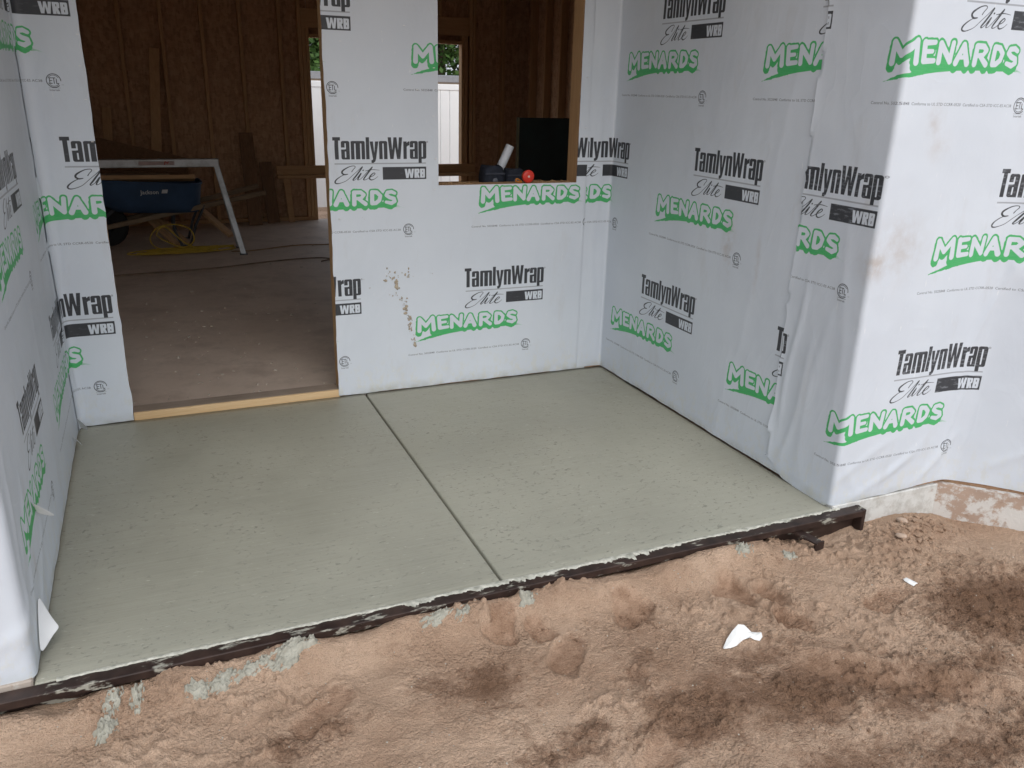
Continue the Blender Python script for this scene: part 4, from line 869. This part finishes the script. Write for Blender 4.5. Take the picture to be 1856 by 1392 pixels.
# window things: bench with bag and pipe, reel on the sill, dark panel
be = empty('plank_bench', (2.2, .42, 0), 'low plank bench standing just inside the window under the navy pouches', 'bench')
MB().box(1.75, 2.62, .20, .60, .985, 1.02, .003).build('bench_top', wood_x, be)
for x in (1.82, 2.5):
    for y in (.24, .52): MB().box(x, x + .04, y, y + .04, -.004, .985).build('leg', wood_z, be)
navy = m_plain('navy_fabric', (.018, .022, .035), .8, 0, .3, 40, .3); pvc = m_plain('white_pipe', (.62, .66, .72), .4)
def pouch(x, y, w__, d__, h_, label):
    mb = MB(); prof = [(.0, 0), (.04, .0), (.1, .5), (.05, .85), (.0, 1.0)]; vs = []; fs = []; n_ = 16
    for t, (bul) in ((0, .92), (.06, 1.0), (.45, 1.08), (.8, .98), (.97, .90), (1.0, .82)):
        for k in range(n_):
            a = 2 * math.pi * k / n_; vs.append((x + w__ / 2 * bul * math.copysign(abs(math.cos(a)) ** .5, math.cos(a)), y + d__ / 2 * bul * math.copysign(abs(math.sin(a)) ** .5, math.sin(a)), 1.02 + h_ * t + .006 * math.sin(3 * a) * t))
    for i in range(5):
        for k in range(n_): fs.append((i * n_ + k, i * n_ + (k + 1) % n_, (i + 1) * n_ + (k + 1) % n_, (i + 1) * n_ + k))
    fs += [tuple(range(n_))[::-1], tuple(5 * n_ + k for k in range(n_))]; mb.add(vs, fs); t = empty('tool_pouch', (x, y, 1.02), label, 'pouch', 'navy pouches at the window'); mb.build('body', navy, t, True)
    MB().box(x - w__ * .47, x + w__ * .47, y - d__ * .57, y - d__ * .50, 1.02 + h_ * .62, 1.02 + h_ * .72, .003).build('flap', m_plain('pouch_webbing', (.05, .055, .075), .7), t)
    mb = MB(); mb.lathe([(.0, -.003), (.013, -.003), (.016, 0)], (x, y - d__ * .56, 1.02 + h_ * .35), 'Y', 14); mb.build('badge', m_plain('pouch_badge', (.12, .13, .16), .5), t, True)
pouch(2.165, .27, .125, .10, .115, 'larger navy pouch left of the white pipe behind the sill'); pouch(2.305, .29, .115, .08, .095, 'smaller navy pouch between the white pipe and the red reel')
mb = MB(); a, b = Vector((2.215, .375, 1.022)), Vector((2.315, .37, 1.235)); d = (b - a).normalized(); mb.tube([a, b], .024, 16, False); mb.tube([b, a + d * .03], .020, 16, False)
u_ = d.orthogonal().normalized(); v_ = d.cross(u_); ring = [(b + (u_ * math.cos(q) + v_ * math.sin(q)) * r_) for r_ in (.024, .020) for q in [2 * math.pi * k / 16 for k in range(16)]]; mb.add(ring, [(k, (k + 1) % 16, 16 + (k + 1) % 16, 16 + k) for k in range(16)])
tag(mb.build('plastic_pipe', pvc, None, True), 'white plastic pipe offcut tilted between two navy pouches', 'pipe')
re = empty('line_reel', (2.285, .06, WS), 'small red and orange reel standing on the window sill', 'reel')
red = m_plain('red_plastic', (.62, .045, .03), .4, 0, .08); org = m_plain('orange_line', (.62, .22, .03), .6)
MB().lathe([(.0, -.016), (.012, -.017), (.030, -.014), (.034, -.010), (.034, -.004), (.026, -.002)], (2.285, .055, WS + .0345), 'Y', 28).build('face_disc', red, re, True)
MB().lathe([(.026, -.002), (.028, .006), (.026, .022), (.0, .022)], (2.285, .055, WS + .0345), 'Y', 24).build('wound_line', org, re, True)
MB().lathe([(.0, -.018), (.006, -.018), (.007, -.015)], (2.285, .055, WS + .0345), 'Y', 12).build('hub', m_plain('pale_hub', (.7, .5, .45), .5), re)
mb = MB(); mb.tube(smooth_path([(2.262, .075, WS + .006), (2.235, .08, WS + .02), (2.225, .07, WS + .008), (2.245, .05, WS + .006), (2.25, .065, WS + .012)], 6), .004, 6); mb.build('line_end', org, re, True)
chip_m = m_plain('wood_chips', (.42, .27, .14), .85); mb = MB(); rc = random.Random(3)
for _ in range(46):
    x, y = (rc.uniform(WL + .01, WL + .20) if rc.random() < .55 else rc.uniform(2.33, WR - .01)), rc.uniform(.005, .11); a = rc.random() * 3; l_ = rc.uniform(.006, .028)
    mb.bar((x, y, WS + .003), (x + l_ * math.cos(a), y + l_ * math.sin(a) * .5, WS + .003 + rc.random() * .006), .004, .003)
tag(mb.build('sill_debris', chip_m), 'wood splinters and dust scattered on the window sill', kind='stuff')
dark_p = m_plain('dark_green_panel', (.016, .028, .028), .5, 0, .3, 5, .05)
dp = empty('dark_sheet', (3.3, 2.05, 0), 'dark green sheet standing upright inside, behind the right of the window', 'panel')
MB().box(3.10, 3.98, 2.04, 2.06, .0, 1.33, .003).build('sheet_board', dark_p, dp); MB().box(3.088, 3.0995, 2.035, 2.065, 0, 1.332).build('edge_strip', m_plain('edge_trim', (.20, .19, .12), .6), dp)
for x in (3.35, 3.75): MB().bar((x, 2.07, 1.1), (x, 2.50, .02), .04, .035, (0, 0, 1)).build('prop', wood_z, dp)
# crumbs on the inside floor
mb = MB(); rf = random.Random(12); deb = m_plain('pale_crumbs', (.42, .38, .33), .9)
for _ in range(330):
    x, y = rf.uniform(-.1, 2.2), rf.uniform(.15, 5.6) ** 1.0; y = .13 + (y if rf.random() < .5 else rf.random() ** 2 * 2.2); lump(mb, (x, y, -.002), rf.uniform(.002, .009) * (1 if rf.random() < .9 else 1.8), .5, .3, 1, rf)
tag(mb.build('floor_debris', deb), 'pale crumbs and chips on the dusty inside floor', kind='stuff')

# ================================================================== ON THE SOIL
spl_m = NT('spilled_concrete'); v = spl_m.coord('Object'); spl_m.set('Base Color', spl_m.mix(spl_m.ramp(spl_m.noise(v, 30, 6, .7), [(.35, 0.0), (.65, 1.0)]), (.30, .29, .24), (.45, .435, .37))); spl_m.set('Roughness', .8); spl_m.set('Normal', spl_m.bump(spl_m.noise(v, 60, 6, .7), .7, .008)); spl_m = spl_m.m
def splat(x, y, a, rx, ry, h, label, seed):
    n_ = 46; g = np.linspace(-1.25, 1.25, n_); U, Vv = np.meshgrid(g, g); q = np.hypot(U, Vv) + .95 * fbm(U, Vv, 3.0, 5, seed, .6) ; c, s_ = math.cos(R(a)), math.sin(R(a))
    X = x + U * rx * c - Vv * ry * s_; Y = y + U * rx * s_ + Vv * ry * c; base = ground_fields(X, Y)[0]
    hh = sstep(1.0, .45, q) * (h * (.55 + .85 * (fbm(U, Vv, 3.2, 4, seed + 3) + .25))) - .012 * sstep(.98, 1.08, q); Z = base + hh
    n1 = n_; i, j = np.meshgrid(np.arange(n1 - 1), np.arange(n1 - 1)); i, j = i.ravel(), j.ravel(); qm = (q[j, i] + q[j + 1, i + 1]) / 2; kp = qm < 1.12; i, j = i[kp], j[kp]
    F = np.stack([j * n1 + i, j * n1 + i + 1, (j + 1) * n1 + i + 1, (j + 1) * n1 + i], -1); org = np.array([x, y, gz(x, y)])
    me = np_mesh('concrete_spill', np.stack([X, Y, Z], -1).reshape(-1, 3) - org, F); o = link_mesh('concrete_spill', me, spl_m, None, tuple(org)); tag(o, label, 'spill', 'concrete spills on the soil')
for k, q in enumerate(((.66, -1.985, 14, .066, .028, .018, 'large lumpy grey concrete spill just in front of the form'), (.545, -1.992, 10, .046, .020, .014, 'long concrete spill left of the largest one'), (.46, -2.005, 25, .04, .020, .014, 'small crumbly concrete spill near the left third of the form'),
                       (.40, -2.020, 5, .035, .018, .010, 'tiny concrete spill left of the crumbly one'), (.185, -1.985, 70, .035, .022, .012, 'smooth concrete spill against the form, second from the left end'), (.245, -1.985, 80, .040, .016, .010, 'thin tongue of concrete running away from the form'),
                       (.165, -2.055, 40, .032, .024, .018, 'round lone concrete spill nearest the bottom left corner'), (1.405, -1.972, 40, .034, .026, .014, 'concrete spill at the end of the slab joint'), (1.10, -1.980, 15, .05, .018, .010, 'flat concrete spill left of the slab joint'),
                       (1.185, -1.985, 30, .03, .015, .010, 'small concrete spill between the flat one and the joint'), (2.27, -1.985, 10, .035, .018, .012, 'concrete spill near the right part of the form'), (2.46, -2.01, 0, .03, .018, .010, 'concrete spill just left of the bracket'))):
    splat(*q, 200 + k)
film = m_plain('white_film_scrap', (.78, .78, .76), .5, 0, .05, 30, .2)
def scrap(top, low, hs, label):
    """a torn strip: its lower edge lies on the soil, the upper edge is curled up by hs"""
    rows = []
    for k, ((xa, ya), (xb, yb), h_) in enumerate(zip(top, low, hs)):
        za, zb = gz(xa, ya), gz(xb, yb); xm, ym = (xa + xb) / 2, (ya + yb) / 2
        rows.append([(xb, yb, zb + .003), (xm + .004 * (k % 2), ym - .004, (za + zb) / 2 + h_ * .75 + .004), (xa, ya, za + h_ + .003)])
    vs = [p_ for r_ in rows for p_ in r_]; fs = [(i * 3 + k, i * 3 + k + 1, (i + 1) * 3 + k + 1, (i + 1) * 3 + k) for i in range(len(rows) - 1) for k in range(2)]
    o = MB().add(vs, fs).build('film_scrap', film, None, False, rows[0][0]); o.modifiers.new('thickness', 'SOLIDIFY').thickness = .0012
    tag(o, label, 'scrap', 'scraps of white wrap')
scrap([(1.916, -2.347), (1.945, -2.325), (1.975, -2.310), (2.005, -2.300), (2.026, -2.304), (2.040, -2.326), (2.052, -2.336), (2.062, -2.347)],
      [(1.914, -2.350), (1.940, -2.352), (1.966, -2.348), (1.990, -2.338), (2.005, -2.334), (2.022, -2.343), (2.034, -2.350), (2.046, -2.362)],
      [.001, .010, .018, .021, .016, .008, .013, .003], 'large curled white scrap of wrap lying on the soil')
scrap([(2.743, -2.281), (2.756, -2.283), (2.767, -2.290), (2.774, -2.310)], [(2.741, -2.287), (2.742, -2.306), (2.749, -2.324), (2.768, -2.318)], [.003, .009, .006, .002], 'small white scrap of wrap farther right on the soil')
# clods, pebbles
mb = MB(); rk = random.Random(21)
spots = [(1.17, -2.24, .09, .06, 190, .006), (3.10, -2.02, .09, .06, 130, .011), (2.98, -2.07, .06, .05, 60, .009), (2.85, -2.5, .2, .12, 200, .006), (2.1, -2.62, .3, .12, 220, .006), (1.9, -2.05, .08, .05, 70, .005), (1.6, -2.12, .12, .05, 90, .005), (1.75, -2.2, .1, .05, 70, .005),
         (.3, -2.06, .15, .05, 90, .004), (.12, -1.99, .05, .03, 50, .008), (1.5, -2.5, .2, .1, 120, .005), (2.45, -2.8, .3, .1, 130, .007), (2.5, -2.2, .15, .08, 90, .004)]
for (x, y, sx_, sy_, n_, r_) in spots:
    for _ in range(int(n_ * 1.6)):
        px_, py_ = rk.gauss(x, sx_), min(rk.gauss(y, sy_), -1.955); rr_ = r_ * (.22 + rk.random() ** 3 * 1.15); mb.v; C_ = (px_, py_, rr_); spots and None
        mb.__dict__.setdefault('q', []).append((px_, py_, rr_))
for _ in range(5200):
    px_, py_ = rk.uniform(-.2, 3.8), rk.uniform(-3.1, -1.965)
    if fbm(np.array(px_), np.array(py_), 3.2, 3, 44) + .25 * rk.random() > .02: mb.q.append((px_, py_, .0011 + .0046 * rk.random() ** 3))
Q = np.array(mb.q); Z = ground_fields(Q[:, :1], Q[:, 1:2])[0][:, 0]
for (x, y, r_), z in zip(Q, Z): lump(mb, (x, y, z + r_ * .12), r_, .7, .42, 1, rk)
clod = m_plain('loose_soil_clods', (.44, .315, .235), .95, 0, .35, 18, .6)
tag(mb.build('soil_clods', soil), 'loose crumbs and clods of soil on the trampled ground', kind='stuff')
co_ = bpy.data.objects['soil_clods'].data; vq = np.empty(len(co_.vertices) * 3, np.float32); co_.vertices.foreach_get('co', vq); vq = vq.reshape(-1, 3).astype(float)
gf = ground_fields(vq[:, :1], vq[:, 1:2]); vattr(co_, 'damp', gf[1][:, 0] + .1); vattr(co_, 'packed', np.zeros(len(vq)))
mb = MB(); rk = random.Random(31)
Q = np.array([(rk.uniform(0, 3.6), rk.uniform(-2.95, -1.965), rk.uniform(.0010, .0032)) for _ in range(100)]); Z = ground_fields(Q[:, :1], Q[:, 1:2])[0][:, 0]
for (x, y, r_), z in zip(Q, Z): lump(mb, (x, y, z + r_ * .3), r_, .6, .35, 1, rk)
tag(mb.build('pale_chips', m_plain('pale_stone_chips', (.52, .48, .41), .8)), 'pale stone and plastic chips strewn over the soil', kind='stuff')
stone_m = m_plain('tan_stone', (.44, .33, .255), .9, 0, .2, 30, .4)
for k, (x, y, r_, lb) in enumerate(((3.62, -2.28, .030, 'tan clod stone near the right edge of the soil'), (3.05, -1.99, .022, 'biggest clod on the soil heap at the foundation'), (2.97, -2.06, .017, 'small round clod at the foot of the soil heap'))):
    mb = MB(); rs = random.Random(k + 70); z = gz(x, y); lump(mb, (x, y, z + r_ * .3), r_, .6, .12, 2, rs); tag(mb.build('stone', stone_m, None, True, (x, y, z)), lb, 'stone', 'stones on the soil')
